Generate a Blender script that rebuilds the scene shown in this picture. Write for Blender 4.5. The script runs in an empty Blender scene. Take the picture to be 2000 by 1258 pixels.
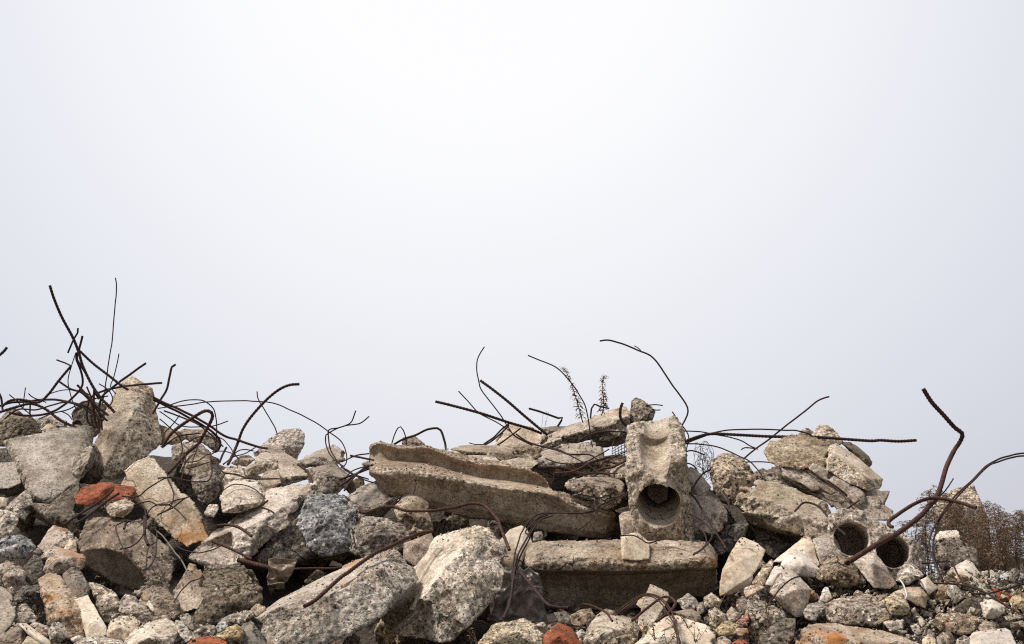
import bpy, bmesh, math, random
import numpy as np
from mathutils import Vector, Matrix

# ------------------------------------------------------------------ camera, sky, sun, exposure
SC = bpy.context.scene
COL = SC.collection
CAM_Z, PITCH, FPX = 1.5, math.radians(10.42), 2778.0
cam_data = bpy.data.cameras.new('camera')
cam_data.lens = 50.0; cam_data.sensor_width = 36.0
cam_data.clip_start = 0.05; cam_data.clip_end = 3000
cam = bpy.data.objects.new('camera', cam_data); COL.objects.link(cam)
cam.location = (0, 0, CAM_Z); cam.rotation_euler = (math.radians(90) + PITCH, 0, 0)
SC.camera = cam

SUN_EL, SUN_AZ = math.radians(60), math.radians(-97)      # azimuth from +Y (view direction), negative = left
sd = Vector((math.sin(SUN_AZ) * math.cos(SUN_EL), math.cos(SUN_AZ) * math.cos(SUN_EL), math.sin(SUN_EL)))
sun_data = bpy.data.lights.new('sun', 'SUN')
sun_data.energy = 3.9; sun_data.angle = math.radians(12); sun_data.color = (1.0, 0.935, 0.87)
sun = bpy.data.objects.new('sun', sun_data); COL.objects.link(sun)
sun.rotation_euler = sd.to_track_quat('Z', 'Y').to_euler()
sun.location = (0, 0, 20)

W = bpy.data.worlds.new('World'); SC.world = W; W.use_nodes = True
nt = W.node_tree; nt.nodes.clear()
wo = nt.nodes.new('ShaderNodeOutputWorld'); bg = nt.nodes.new('ShaderNodeBackground'); bg2 = nt.nodes.new('ShaderNodeBackground')
add = nt.nodes.new('ShaderNodeAddShader')
sky = nt.nodes.new('ShaderNodeTexSky'); sky.sky_type = 'NISHITA'; sky.sun_disc = False
sky.sun_elevation = SUN_EL; sky.sun_rotation = SUN_AZ; sky.dust_density = 6; sky.air_density = 1.0
bg.inputs[1].default_value = 0.012
nt.links.new(sky.outputs[0], bg.inputs[0])
# bright fog veil: whitest high in front of the camera, a little cooler towards the sides and the horizon
tc = nt.nodes.new('ShaderNodeTexCoord')
glow = nt.nodes.new('ShaderNodeVectorMath'); glow.operation = 'DOT_PRODUCT'
ga, ge = math.radians(-1.5), math.radians(26)
glow.inputs[1].default_value = (math.sin(ga) * math.cos(ge), math.cos(ga) * math.cos(ge), math.sin(ge))
nrm = nt.nodes.new('ShaderNodeVectorMath'); nrm.operation = 'NORMALIZE'
nt.links.new(tc.outputs['Generated'], nrm.inputs[0]); nt.links.new(nrm.outputs[0], glow.inputs[0])
fogn = nt.nodes.new('ShaderNodeTexNoise'); fogn.inputs['Scale'].default_value = 2.2; fogn.inputs['Detail'].default_value = 2
nt.links.new(nrm.outputs[0], fogn.inputs['Vector'])
mr = nt.nodes.new('ShaderNodeMath'); mr.operation = 'MULTIPLY_ADD'; mr.inputs[1].default_value = 0.012
nt.links.new(fogn.outputs[0], mr.inputs[0]); nt.links.new(glow.outputs['Value'], mr.inputs[2])
rp = nt.nodes.new('ShaderNodeValToRGB'); rp.color_ramp.interpolation = 'B_SPLINE'
els = rp.color_ramp.elements
els[0].position = 0.0; els[0].color = (0.32, 0.322, 0.335, 1)
els[1].position = 1.0; els[1].color = (0.99, 0.985, 0.98, 1)
for p, c in ((0.70, (0.41, 0.42, 0.45, 1)), (0.84, (0.57, 0.575, 0.635, 1)), (0.89, (0.655, 0.665, 0.74, 1)), (0.925, (0.73, 0.74, 0.805, 1)), (0.96, (0.825, 0.835, 0.875, 1)), (0.985, (0.92, 0.92, 0.94, 1))):
    e = els.new(p); e.color = c
nt.links.new(mr.outputs[0], rp.inputs[0])
nt.links.new(rp.outputs[0], bg2.inputs[0]); bg2.inputs[1].default_value = 0.985
nt.links.new(bg.outputs[0], add.inputs[0]); nt.links.new(bg2.outputs[0], add.inputs[1]); nt.links.new(add.outputs[0], wo.inputs[0])

SC.view_settings.view_transform = 'Standard'
try: SC.view_settings.look = 'None'
except Exception: pass
SC.view_settings.exposure = 0.0; SC.view_settings.gamma = 1.0
SC.cycles.use_denoising = False
SC.cycles.filter_width = 1.15
SC.cycles.max_bounces = 5; SC.cycles.diffuse_bounces = 4

# ------------------------------------------------------------------ picture <-> place
CP, SP = math.cos(PITCH), math.sin(PITCH)
def pt(px, py, D):
    x = (px - 1000) / FPX; y = (629 - py) / FPX
    d = Vector((x, CP - y * SP, SP + y * CP))
    return Vector((0, 0, CAM_Z)) + d * (D / d.y)
def S(py): return 4.3 + (1258 - py) * 0.0036
TL = {'0': (0, 520, 3.311), 'A': (0, 780, 4.839), 'B': (0, 1000, 4.875), 'C': (320, 740, 4.8375), 'D': (320, 980, 4.525),
      'E': (680, 760, 4.8375), 'F': (680, 1000, 4.875), 'G': (1000, 640, 4.8375), 'H': (1020, 780, 4.8375), 'I': (1000, 1000, 4.762),
      'J': (1340, 740, 4.839), 'K': (1380, 980, 4.526), 'L': (1640, 740, 4.839), 'M': (1660, 960, 4.221), 'N': (380, 1080, 6.25),
      'O': (1280, 1100, 5.5556), 'Q': (1480, 820, 5.989), 'P': (0, 0, 1.0)}
def parse(s):
    """'A 60,415,3 i:10,20,-4 | ...' -> list of hulls of (px, py, d_cm, inner)"""
    t = 'P'; hulls = [[]]
    for w in s.split():
        if w in TL: t = w; continue
        if w == '|': hulls.append([]); continue
        inner = w.startswith('i:')
        if inner: w = w[2:]
        v = [float(q) for q in w.split(',')]
        ox, oy, k = TL[t]
        hulls[-1].append((ox + v[0] / k, oy + v[1] / k, v[2] if len(v) > 2 else None, inner))
    return hulls

# ------------------------------------------------------------------ vectorised noise
def _hash(ix, iy, iz, k=0):
    h = (ix.astype(np.int64) * 374761393 + iy.astype(np.int64) * 668265263 + iz.astype(np.int64) * 2147483647 + k * 1274126177) & 0xffffffff
    h = ((h ^ (h >> 13)) * 1274126177) & 0xffffffff
    h = ((h ^ (h >> 16)) * 2246822519) & 0xffffffff
    h ^= h >> 15
    return (h & 0xffffff) / float(0xffffff)
def vnoise(p, k=0):
    i = np.floor(p).astype(np.int64); f = p - i; f = f * f * (3 - 2 * f)
    r = 0
    for dx in (0, 1):
        for dy in (0, 1):
            for dz in (0, 1):
                w = (f[:, 0] if dx else 1 - f[:, 0]) * (f[:, 1] if dy else 1 - f[:, 1]) * (f[:, 2] if dz else 1 - f[:, 2])
                r = r + w * _hash(i[:, 0] + dx, i[:, 1] + dy, i[:, 2] + dz, k)
    return r * 2 - 1
def fbm(p, o=4, k=0):
    a, r = 1.0, 0
    for j in range(o):
        r = r + a * vnoise(p * (2 ** j) + 17.3 * j, k + j); a *= 0.5
    return r
def _hash3(ix, iy, iz, k=0):
    h = (ix * 374761393 + iy * 668265263 + iz * 1440662683 + k * 1274126177) & 0xffffffff
    h = ((h ^ (h >> 13)) * 1274126177) & 0xffffffff
    h ^= h >> 16
    return (h & 1023) / 1023.0, ((h >> 10) & 1023) / 1023.0, ((h >> 20) & 1023) / 1023.0
def facet(p, k=0):
    """broken-stone relief: each Voronoi cell is its own tilted plane"""
    i = np.floor(p).astype(np.int64); f = p - i
    best = np.full(len(p), 1e9); bo = np.zeros((len(p), 3)); bc = np.zeros((len(p), 3), np.int64)
    for dx in (-1, 0, 1):
        for dy in (-1, 0, 1):
            for dz in (-1, 0, 1):
                hx, hy, hz = _hash3(i[:, 0] + dx, i[:, 1] + dy, i[:, 2] + dz, k)
                ox, oy, oz = dx + hx - f[:, 0], dy + hy - f[:, 1], dz + hz - f[:, 2]
                d = ox * ox + oy * oy + oz * oz
                m = d < best
                best[m] = d[m]; bo[m, 0] = ox[m]; bo[m, 1] = oy[m]; bo[m, 2] = oz[m]; bc[m] = i[m] + np.array([dx, dy, dz])
    g0, g1, g2 = _hash3(bc[:, 0], bc[:, 1], bc[:, 2], k + 7); g3 = _hash3(bc[:, 1], bc[:, 2], bc[:, 0], k + 9)[0]
    return -(bo[:, 0] * (g0 - .5) + bo[:, 1] * (g1 - .5) + bo[:, 2] * (g2 - .5)) * 1.6 + g3 - 0.5
def smooth01(x, a, b):
    t = np.clip((x - a) / (b - a), 0, 1); return t * t * (3 - 2 * t)

# ------------------------------------------------------------------ mesh helpers
RND = random.Random(7)
def new_obj(name, me, mat=None, parent=None, loc=None):
    o = bpy.data.objects.new(name, me); COL.objects.link(o)
    if mat is not None and not me.materials: me.materials.append(mat)
    if loc is not None: o.location = loc
    if parent is not None: o.parent = parent
    return o
def tag(o, label=None, cat=None, group=None, kind=None):
    if label: o['label'] = label
    if cat: o['category'] = cat
    if group: o['group'] = group
    if kind: o['kind'] = kind
    return o
def hull_bm(points, cuts=0, cutsize=0.06, rnd=RND):
    bm = bmesh.new()
    for p in points: bm.verts.new(p)
    bmesh.ops.convex_hull(bm, input=bm.verts)
    bad = [v for v in bm.verts if not v.link_faces]
    if bad: bmesh.ops.delete(bm, geom=bad, context='VERTS')
    size = max((Vector(a) - Vector(b)).length for a in points[:10] for b in points[:10])
    for _ in range(cuts):
        n = Vector((rnd.gauss(0, 1), rnd.gauss(0, 1), rnd.gauss(0, 1))).normalized()
        m = max(v.co.dot(n) for v in bm.verts)
        co = n * (m - size * cutsize * rnd.uniform(0.4, 1.0))
        r = bmesh.ops.bisect_plane(bm, geom=bm.verts[:] + bm.edges[:] + bm.faces[:], plane_co=co, plane_no=n, clear_outer=True)
        e = [g for g in r['geom_cut'] if isinstance(g, bmesh.types.BMEdge)]
        if e:
            try: bmesh.ops.contextual_create(bm, geom=e)
            except Exception: pass
        bmesh.ops.triangulate(bm, faces=[f for f in bm.faces if len(f.verts) > 4])
    # close any hole left by cuts
    bmesh.ops.holes_fill(bm, edges=[e for e in bm.edges if e.is_boundary], sides=0)
    bmesh.ops.recalc_face_normals(bm, faces=bm.faces)
    return bm
def bm_join(bms):
    out = bmesh.new()
    for b in bms:
        me = bpy.data.meshes.new('tmp'); b.to_mesh(me); b.free(); out.from_mesh(me); bpy.data.meshes.remove(me)
    return out
def remesh(bm, voxel, cutters=(), multi=False):
    """bmesh -> dense watertight mesh; cutters are temp objects subtracted first"""
    me = bpy.data.meshes.new('tmp'); bm.to_mesh(me); bm.free()
    o = bpy.data.objects.new('tmp', me); COL.objects.link(o)
    for c in cutters:
        m = o.modifiers.new('b', 'BOOLEAN'); m.operation = 'DIFFERENCE'; m.object = c; m.solver = 'EXACT'; m.use_self = multi
    m = o.modifiers.new('r', 'REMESH'); m.mode = 'VOXEL'; m.voxel_size = voxel; m.use_smooth_shade = True
    dg = bpy.context.evaluated_depsgraph_get()
    out = bpy.data.meshes.new_from_object(o.evaluated_get(dg))
    bpy.data.objects.remove(o); bpy.data.meshes.remove(me)
    return out
def get_co(me):
    a = np.empty(len(me.vertices) * 3); me.vertices.foreach_get('co', a); return a.reshape(-1, 3)
def get_no(me):
    a = np.empty(len(me.vertices) * 3); me.vertices.foreach_get('normal', a); return a.reshape(-1, 3)
def roughen(me, size, seed, amp=1.0, rough=None, fa=1.0):
    """chip and break the surface; rough (0..1 per vertex) says where it is broken rather than cast"""
    co, no = get_co(me), get_no(me)
    if rough is None: rough = np.ones(len(co))
    off = np.array([seed * 3.17 % 97, seed * 1.31 % 89, seed * 7.7 % 83])
    # warped lookup so that facets are not straight-edged
    w = np.stack([vnoise(co * 9 + off, 11), vnoise(co * 9 + off, 12), vnoise(co * 9 + off, 13)], 1) * 0.03
    q = co + w + off
    d = facet(q * (3.2 / size), 1) * size * 0.040 * fa
    d += facet(q * (9.0 / size), 21) * size * 0.015 * fa
    ks = min(1.0, size / 0.22)
    d += fbm(q * 24, 3, 31) * 0.0028 * ks
    fine = facet(q * 70, 41) * 0.0030 * ks + fbm(q * 110, 2, 51) * 0.0013 * ks
    chip = np.clip(fbm(q * 14, 2, 61) - 0.45, 0, 1) * -0.02       # spalled patches on cast faces
    tot = amp * (rough * (d + fine) + (1 - rough) * (0.10 * d + 0.10 * fine + chip * 0.6))
    lim = size * 0.10
    tot = np.clip(tot, -lim, lim)
    co = co + no * tot[:, None]
    me.vertices.foreach_set('co', co.ravel())
    at = me.attributes.new('rough', 'FLOAT', 'POINT'); at.data.foreach_set('value', rough.astype(np.float32))
    me.update()
def recentre(me):
    co = get_co(me); c = (co.min(0) + co.max(0)) / 2; c[2] = co[:, 2].min()
    me.vertices.foreach_set('co', (co - c).ravel()); me.update()
    return Vector(c)

# ------------------------------------------------------------------ materials
class NT:
    def __init__(s, name):
        s.m = bpy.data.materials.new(name); s.m.use_nodes = True; s.t = s.m.node_tree; s.t.nodes.clear()
        s.out = s.n('ShaderNodeOutputMaterial'); s.b = s.n('ShaderNodeBsdfPrincipled'); s.l(s.b.outputs[0], s.out.inputs[0])
    def n(s, t, **k):
        x = s.t.nodes.new(t)
        for a, v in k.items(): setattr(x, a, v)
        return x
    def l(s, a, b): s.t.links.new(a, b)
    def noise(s, v, sc, det=3, rough=0.55, dist=0.0):
        x = s.n('ShaderNodeTexNoise'); x.inputs['Scale'].default_value = sc; x.inputs['Detail'].default_value = det
        x.inputs['Roughness'].default_value = rough; x.inputs['Distortion'].default_value = dist; s.l(v, x.inputs['Vector']); return x.outputs[0]
    def vor(s, v, sc, feat='F1'):
        x = s.n('ShaderNodeTexVoronoi', feature=feat); x.inputs['Scale'].default_value = sc; s.l(v, x.inputs['Vector']); return x
    def rng(s, v, a, b, c=0.0, d=1.0):
        x = s.n('ShaderNodeMapRange', interpolation_type='SMOOTHSTEP'); s.l(v, x.inputs[0])
        for i, q in zip((1, 2, 3, 4), (a, b, c, d)): x.inputs[i].default_value = q
        return x.outputs[0]
    def math(s, op, a, b=None):
        x = s.n('ShaderNodeMath', operation=op)
        for i, q in enumerate((a, b)):
            if q is None: continue
            if hasattr(q, 'links'): s.l(q, x.inputs[i])
            else: x.inputs[i].default_value = q
        return x.outputs[0]
    def mix(s, f, a, b, mode='MIX'):
        x = s.n('ShaderNodeMix', data_type='RGBA', blend_type=mode)
        if hasattr(f, 'links'): s.l(f, x.inputs[0])
        else: x.inputs[0].default_value = f
        for i, q in ((6, a), (7, b)):
            if hasattr(q, 'links'): s.l(q, x.inputs[i])
            else: x.inputs[i].default_value = (*q, 1)
        return x.outputs[2]
    def coords(s):
        tc = s.n('ShaderNodeTexCoord'); oi = s.n('ShaderNodeObjectInfo')
        mul = s.n('ShaderNodeVectorMath', operation='SCALE'); mul.inputs[0].default_value = (31, 17, 43); s.l(oi.outputs['Random'], mul.inputs['Scale'])
        ad = s.n('ShaderNodeVectorMath', operation='ADD'); s.l(tc.outputs['Object'], ad.inputs[0]); s.l(mul.outputs[0], ad.inputs[1])
        s.rand = oi.outputs['Random']; s.tcn = tc
        return ad.outputs[0]
def mat_concrete(name, base, dark, light, agg=1.0, stain=None, stain_amt=0.0, stain2=None, pits=1.0, bump=1.0, grain=1.0, dirt=0.5, var=0.25):
    s = NT(name); v = s.coords()
    a = s.n('ShaderNodeAttribute', attribute_name='rough'); ra = a.outputs['Fac']
    big = s.noise(v, 5.5, 4, 0.6, 0.4); mid = s.noise(v, 26, 5, 0.65, 0.3); fine = s.noise(v, 150, 3, 0.7)
    c = s.mix(s.rng(mid, 0.34, 0.66), dark, base)
    c = s.mix(s.rng(big, 0.42, 0.68, 0, 0.8), c, light)
    # broken faces: stones of many greys in the paste
    vo = s.vor(v, 62); cell = vo.outputs['Color']; dist = vo.outputs['Distance']
    hs = s.n('ShaderNodeSeparateColor'); s.l(cell, hs.inputs[0])
    stonec = s.n('ShaderNodeValToRGB'); e = stonec.color_ramp.elements
    e[0].position = 0; e[0].color = (*[q * 0.45 for q in dark], 1); e[1].position = 1; e[1].color = (*[min(0.85, q * 1.35) for q in light], 1)
    for p_, cc in ((0.35, dark), (0.55, (base[0] * 1.05, base[1] * 0.93, base[2] * 0.85)), (0.75, light)):
        k = e.new(p_); k.color = (*cc, 1)
    s.l(hs.outputs[0], stonec.inputs[0])
    isst = s.math('MULTIPLY', s.rng(hs.outputs[1], 0.45, 0.55), s.rng(dist, 0.5, 0.36))
    amt = s.math('MULTIPLY', s.math('MULTIPLY', isst, ra), 0.8 * agg)
    c = s.mix(amt, c, stonec.outputs[0])
    # fine grain, light and dark specks
    g = s.rng(fine, 0.32, 0.68, 0.50, 1.42)
    gm = s.n('ShaderNodeCombineColor'); [s.l(g, gm.inputs[i]) for i in range(3)]
    c = s.mix(0.75 * grain, c, gm.outputs[0], 'MULTIPLY')
    m2 = s.rng(s.noise(v, 60, 4, 0.7), 0.36, 0.62, 0.40, 1.34)
    gm2 = s.n('ShaderNodeCombineColor'); [s.l(m2, gm2.inputs[i]) for i in range(3)]
    c = s.mix(s.math('MULTIPLY', s.math('ADD', s.math('MULTIPLY', ra, 0.7), 0.25), grain), c, gm2.outputs[0], 'MULTIPLY')
    # dark pits
    pv = s.vor(v, 95); ph = s.n('ShaderNodeSeparateColor'); s.l(pv.outputs['Color'], ph.inputs[0])
    pit = s.math('MULTIPLY', s.rng(pv.outputs['Distance'], 0.34, 0.16), s.rng(ph.outputs[2], 0.66, 0.74))
    c = s.mix(s.math('MULTIPLY', pit, 0.75 * pits), c, tuple(q * 0.28 for q in dark))
    # freshly chipped arrises show paler paste
    gp = s.n('ShaderNodeNewGeometry'); ed = s.math('MULTIPLY', s.rng(gp.outputs['Pointiness'], 0.515, 0.60), s.rng(mid, 0.38, 0.55))
    c = s.mix(s.math('MULTIPLY', ed, 0.55), c, tuple(min(0.8, q * 1.22) for q in light))
    # soil and damp on it
    dr = s.rng(s.noise(v, 3.4, 6, 0.7, 0.6), 0.50, 0.66)
    c = s.mix(s.math('MULTIPLY', dr, dirt), c, (dark[0] * 0.62, dark[1] * 0.56, dark[2] * 0.50))
    # cracks
    wn = s.n('ShaderNodeTexNoise'); wn.inputs['Scale'].default_value = 9; wn.inputs['Detail'].default_value = 4; s.l(v, wn.inputs['Vector'])
    wa = s.n('ShaderNodeVectorMath', operation='MULTIPLY_ADD'); s.l(wn.outputs['Color'], wa.inputs[0]); wa.inputs[1].default_value = (.16, .16, .16); s.l(v, wa.inputs[2])
    ce = s.vor(wa.outputs[0], 4.6, 'DISTANCE_TO_EDGE')
    crack = s.math('MULTIPLY', s.rng(ce.outputs['Distance'], 0.016, 0.004), s.rng(s.noise(v, 3.1, 2), 0.53, 0.58))
    c = s.mix(s.math('MULTIPLY', crack, 0.8), c, tuple(q * 0.22 for q in dark))
    if stain:
        st = s.math('MULTIPLY', s.rng(s.noise(v, 4.2, 4, 0.6, 0.5), 0.56, 0.70), stain_amt)
        c = s.mix(st, c, stain)
        if stain2:
            st2 = s.math('MULTIPLY', s.rng(s.noise(v, 7.0, 3, 0.6, 0.8), 0.58, 0.70), stain_amt)
            c = s.mix(st2, c, stain2)
    # piece to piece
    rv = s.rng(s.rand, 0, 1, 1 - var * 0.8, 1 + var * 0.6); rv2 = s.math('FRACT', s.math('MULTIPLY', s.rand, 13.7))
    cc = s.n('ShaderNodeCombineColor'); [s.l(rv, cc.inputs[i]) for i in range(3)]
    c = s.mix(1.0, c, cc.outputs[0], 'MULTIPLY')
    hsv = s.n('ShaderNodeHueSaturation'); s.l(c, hsv.inputs['Color']); s.l(s.rng(rv2, 0, 1, 0.80, 1.18), hsv.inputs['Saturation'])
    s.l(hsv.outputs[0], s.b.inputs['Base Color'])
    s.b.inputs['Roughness'].default_value = 0.92; s.b.inputs['Specular IOR Level'].default_value = 0.25
    # relief
    h = s.math('ADD', s.math('MULTIPLY', fine, 0.35), s.math('MULTIPLY', mid, 0.5))
    h = s.math('ADD', h, s.math('MULTIPLY', s.math('MULTIPLY', isst, ra), 0.45))
    h = s.math('SUBTRACT', h, s.math('MULTIPLY', pit, 1.0)); h = s.math('SUBTRACT', h, s.math('MULTIPLY', crack, 1.6))
    bp = s.n('ShaderNodeBump'); bp.inputs['Distance'].default_value = 0.009; s.l(h, bp.inputs['Height'])
    s.l(s.math('MULTIPLY', s.math('ADD', s.math('MULTIPLY', ra, 0.65), 0.3), bump), bp.inputs['Strength'])
    s.l(bp.outputs[0], s.b.inputs['Normal'])
    return s.m
M = {}
M['T'] = mat_concrete('tan_concrete', (0.508, 0.419, 0.329), (0.292, 0.226, 0.172), (0.691, 0.592, 0.484), stain=(0.30, 0.17, 0.07), stain_amt=0.35)
M['G'] = mat_concrete('grey_concrete', (0.443, 0.371, 0.300), (0.227, 0.183, 0.145), (0.583, 0.506, 0.418))
M['R'] = mat_concrete('rough_brown_concrete', (0.410, 0.328, 0.245), (0.173, 0.129, 0.095), (0.605, 0.516, 0.406), agg=1.25, pits=1.2, bump=1.3, dirt=0.6)
M['L'] = mat_concrete('pale_concrete', (0.605, 0.511, 0.401), (0.335, 0.269, 0.201), (0.756, 0.667, 0.557), agg=0.9, dirt=0.3)
M['W'] = mat_concrete('white_silicate_brick', (0.734, 0.634, 0.512), (0.540, 0.446, 0.345), (0.800, 0.743, 0.646), agg=0.25, stain=(0.45, 0.30, 0.17), stain_amt=0.5, pits=0.7, bump=0.55, grain=0.5, dirt=0.35, var=0.12)
M['O'] = mat_concrete('orange_stained_brick', (0.540, 0.442, 0.334), (0.356, 0.259, 0.179), (0.648, 0.560, 0.467), agg=0.5, stain=(0.46, 0.19, 0.055), stain_amt=0.95, stain2=(0.30, 0.13, 0.06), bump=0.9, var=0.12)
M['Q'] = mat_concrete('red_brick_clay', (0.38, 0.125, 0.068), (0.18, 0.068, 0.045), (0.50, 0.21, 0.12), agg=0.6, pits=1.4, bump=1.3, dirt=0.6, var=0.12)
M['B'] = mat_concrete('blue_grey_stone', (0.36, 0.36, 0.355), (0.15, 0.155, 0.16), (0.66, 0.63, 0.59), agg=1.3, stain=(0.40, 0.30, 0.18), stain_amt=0.45, bump=1.3)
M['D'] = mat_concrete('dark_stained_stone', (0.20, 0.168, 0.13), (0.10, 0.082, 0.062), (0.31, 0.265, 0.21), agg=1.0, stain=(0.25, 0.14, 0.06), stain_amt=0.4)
M['Y'] = mat_concrete('yellow_stone', (0.508, 0.409, 0.261), (0.302, 0.231, 0.145), (0.626, 0.537, 0.401), agg=0.7)
M['P'] = mat_concrete('rust_streaked_concrete', (0.62, 0.52, 0.41), (0.34, 0.27, 0.205), (0.75, 0.67, 0.56), agg=1.0, stain=(0.50, 0.24, 0.085), stain_amt=0.75, dirt=0.4)

# ------------------------------------------------------------------ ground: the heap's earth core and the land round it
RIDGE = [(-1500, 900), (-300, 880), (0, 872), (200, 880), (330, 892), (480, 930), (600, 965), (700, 992), (800, 985), (900, 945), (1000, 915),
         (1200, 900), (1330, 915), (1400, 960), (1500, 985), (1640, 1010), (1720, 1060), (1790, 1122), (1900, 1138), (2100, 1140), (3500, 1150)]
def ridge(x):
    for (a, ya), (b, yb) in zip(RIDGE, RIDGE[1:]):
        if a <= x <= b: return ya + (yb - ya) * (x - a) / (b - a)
    return RIDGE[0][1] if x < 0 else RIDGE[-1][1]
def sm(x, a, b):
    t = max(0.0, min(1.0, (x - a) / (b - a))); return t * t * (3 - 2 * t)
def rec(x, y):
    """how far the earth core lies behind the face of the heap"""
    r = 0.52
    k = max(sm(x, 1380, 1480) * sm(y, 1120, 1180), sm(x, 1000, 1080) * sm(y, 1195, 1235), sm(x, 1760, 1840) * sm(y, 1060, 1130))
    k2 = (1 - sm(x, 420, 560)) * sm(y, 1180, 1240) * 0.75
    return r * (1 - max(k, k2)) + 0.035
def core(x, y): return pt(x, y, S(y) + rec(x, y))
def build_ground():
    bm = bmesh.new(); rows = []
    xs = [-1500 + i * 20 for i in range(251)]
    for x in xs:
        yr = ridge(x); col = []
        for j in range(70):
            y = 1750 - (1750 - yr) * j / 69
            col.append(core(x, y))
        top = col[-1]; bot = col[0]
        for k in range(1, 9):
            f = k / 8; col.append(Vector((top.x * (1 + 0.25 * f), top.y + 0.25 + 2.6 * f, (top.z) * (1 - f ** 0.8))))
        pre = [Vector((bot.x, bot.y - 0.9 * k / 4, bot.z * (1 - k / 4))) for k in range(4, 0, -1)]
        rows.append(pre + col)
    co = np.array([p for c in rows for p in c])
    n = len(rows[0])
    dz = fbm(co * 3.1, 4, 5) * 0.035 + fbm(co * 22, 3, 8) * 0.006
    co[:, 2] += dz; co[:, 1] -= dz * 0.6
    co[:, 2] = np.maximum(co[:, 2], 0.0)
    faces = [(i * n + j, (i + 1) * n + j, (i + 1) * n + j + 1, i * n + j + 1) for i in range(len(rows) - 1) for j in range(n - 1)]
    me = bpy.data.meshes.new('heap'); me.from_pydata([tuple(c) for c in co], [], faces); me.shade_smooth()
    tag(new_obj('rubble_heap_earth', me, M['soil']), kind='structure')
    # low bank of earth and rubble beyond the right end of the heap
    xs2 = [1790 + i * 18 for i in range(120)]; co = []; n2 = 26
    for x in xs2:
        top = 1150 - 62 * sm(x, 1800, 1880)
        for j in range(n2):
            f = j / (n2 - 1); y = 1250 - (1250 - top) * min(1, f * 2); D = 5.7 + 1.9 * f
            p = pt(x, y, 5.7 + 1.9 * min(f, .5)); 
            if f > .5: p = Vector((p.x, D + (f - .5) * 3, p.z * (1 - (f - .5) * 2)))
            co.append(tuple(p))
    co = np.array(co); d = fbm(co * 4, 4, 3) * 0.05 + fbm(co * 20, 3, 8) * 0.012; co[:, 2] = np.maximum(co[:, 2] + d, -0.005)
    me = bpy.data.meshes.new('bank'); me.from_pydata([tuple(c) for c in co], [], [(i * n2 + j, (i + 1) * n2 + j, (i + 1) * n2 + j + 1, i * n2 + j + 1) for i in range(len(xs2) - 1) for j in range(n2 - 1)]); me.shade_smooth()
    tag(new_obj('earth_bank', me, M['field']), kind='structure')
    s_ = 1500
    me = bpy.data.meshes.new('ground'); me.from_pydata([(-s_, -s_, -0.01), (s_, -s_, -0.01), (s_, s_, -0.01), (-s_, s_, -0.01)], [], [(0, 1, 2, 3)])
    tag(new_obj('ground', me, M['field']), kind='structure')
def mat_soil(name, a, b, c3):
    s = NT(name); v = s.n('ShaderNodeTexCoord').outputs['Object']
    c = s.mix(s.rng(s.noise(v, 9, 6, 0.7), 0.35, 0.65), a, b)
    c = s.mix(s.rng(s.noise(v, 70, 4, 0.7), 0.5, 0.7), c, c3)
    s.l(c, s.b.inputs['Base Color']); s.b.inputs['Roughness'].default_value = 0.97
    vo = s.vor(v, 55); h = s.math('ADD', s.noise(v, 60, 5, 0.75), s.math('MULTIPLY', vo.outputs['Distance'], -0.8))
    bp = s.n('ShaderNodeBump'); bp.inputs['Distance'].default_value = 0.012; bp.inputs['Strength'].default_value = 0.9; s.l(h, bp.inputs['Height']); s.l(bp.outputs[0], s.b.inputs['Normal'])
    return s.m
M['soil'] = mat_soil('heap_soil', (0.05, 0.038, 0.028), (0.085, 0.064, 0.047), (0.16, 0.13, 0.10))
M['field'] = mat_soil('dry_ground', (0.16, 0.13, 0.095), (0.21, 0.18, 0.13), (0.28, 0.24, 0.18))
build_ground()

# ------------------------------------------------------------------ chunks
KIND = {'c': ('concrete_chunk', 'concrete chunk'), 's': ('concrete_slab', 'concrete slab'), 'b': ('brick', 'brick'), 'r': ('red_brick', 'brick'),
        't': ('stone', 'stone'), 'k': ('boulder', 'boulder')}
def grow(h, k):
    hx = sum(p[0] for p in h) / len(h); hy = sum(p[1] for p in h) / len(h)
    return [(hx + (x - hx) * k, hy + (y - hy) * k, d, i) for x, y, d, i in h]
def bite_boxes(bm, size, rnd, n, dep):
    """small rotated boxes that break sharp pieces out of the arrises"""
    out = []; es = sorted([e for e in bm.edges if len(e.link_faces) == 2 and e.calc_face_angle(0) > 0.5 and e.calc_length() > size * 0.12], key=lambda e: -e.calc_length())[:14]
    if not es: return out
    for _ in range(n):
        e = es[rnd.randrange(len(es))]; f = rnd.uniform(0.1, 0.9); p = e.verts[0].co.lerp(e.verts[1].co, f)
        nn = (e.link_faces[0].normal + e.link_faces[1].normal).normalized(); L = size * rnd.uniform(0.18, 0.40)
        ez = (e.verts[1].co - e.verts[0].co).normalized(); ey = ez.cross(nn).normalized()
        rot = Matrix((nn, ey, ez)).transposed().to_4x4() @ Matrix.Rotation(rnd.uniform(-.55, .55) + math.radians(45) * rnd.randint(0, 1), 4, 'Z') @ Matrix.Rotation(rnd.uniform(-.5, .5), 4, 'X') @ Matrix.Rotation(rnd.uniform(-.4, .4), 4, 'Y')
        b2 = bmesh.new(); bmesh.ops.create_cube(b2, size=1.0)
        c = p + nn * (L * 0.5 * 0.9 - rnd.uniform(0.35, 1.0) * dep)
        bmesh.ops.transform(b2, matrix=Matrix.Translation(c) @ rot @ Matrix.Diagonal((L * 0.9, L * rnd.uniform(.8, 1.4), L * rnd.uniform(0.9, 2.2), 1)), verts=b2.verts)
        me = bpy.data.meshes.new('tmpb'); b2.to_mesh(me); b2.free(); o = bpy.data.objects.new('tmpb', me); COL.objects.link(o); out.append(o)
    return out
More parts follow.
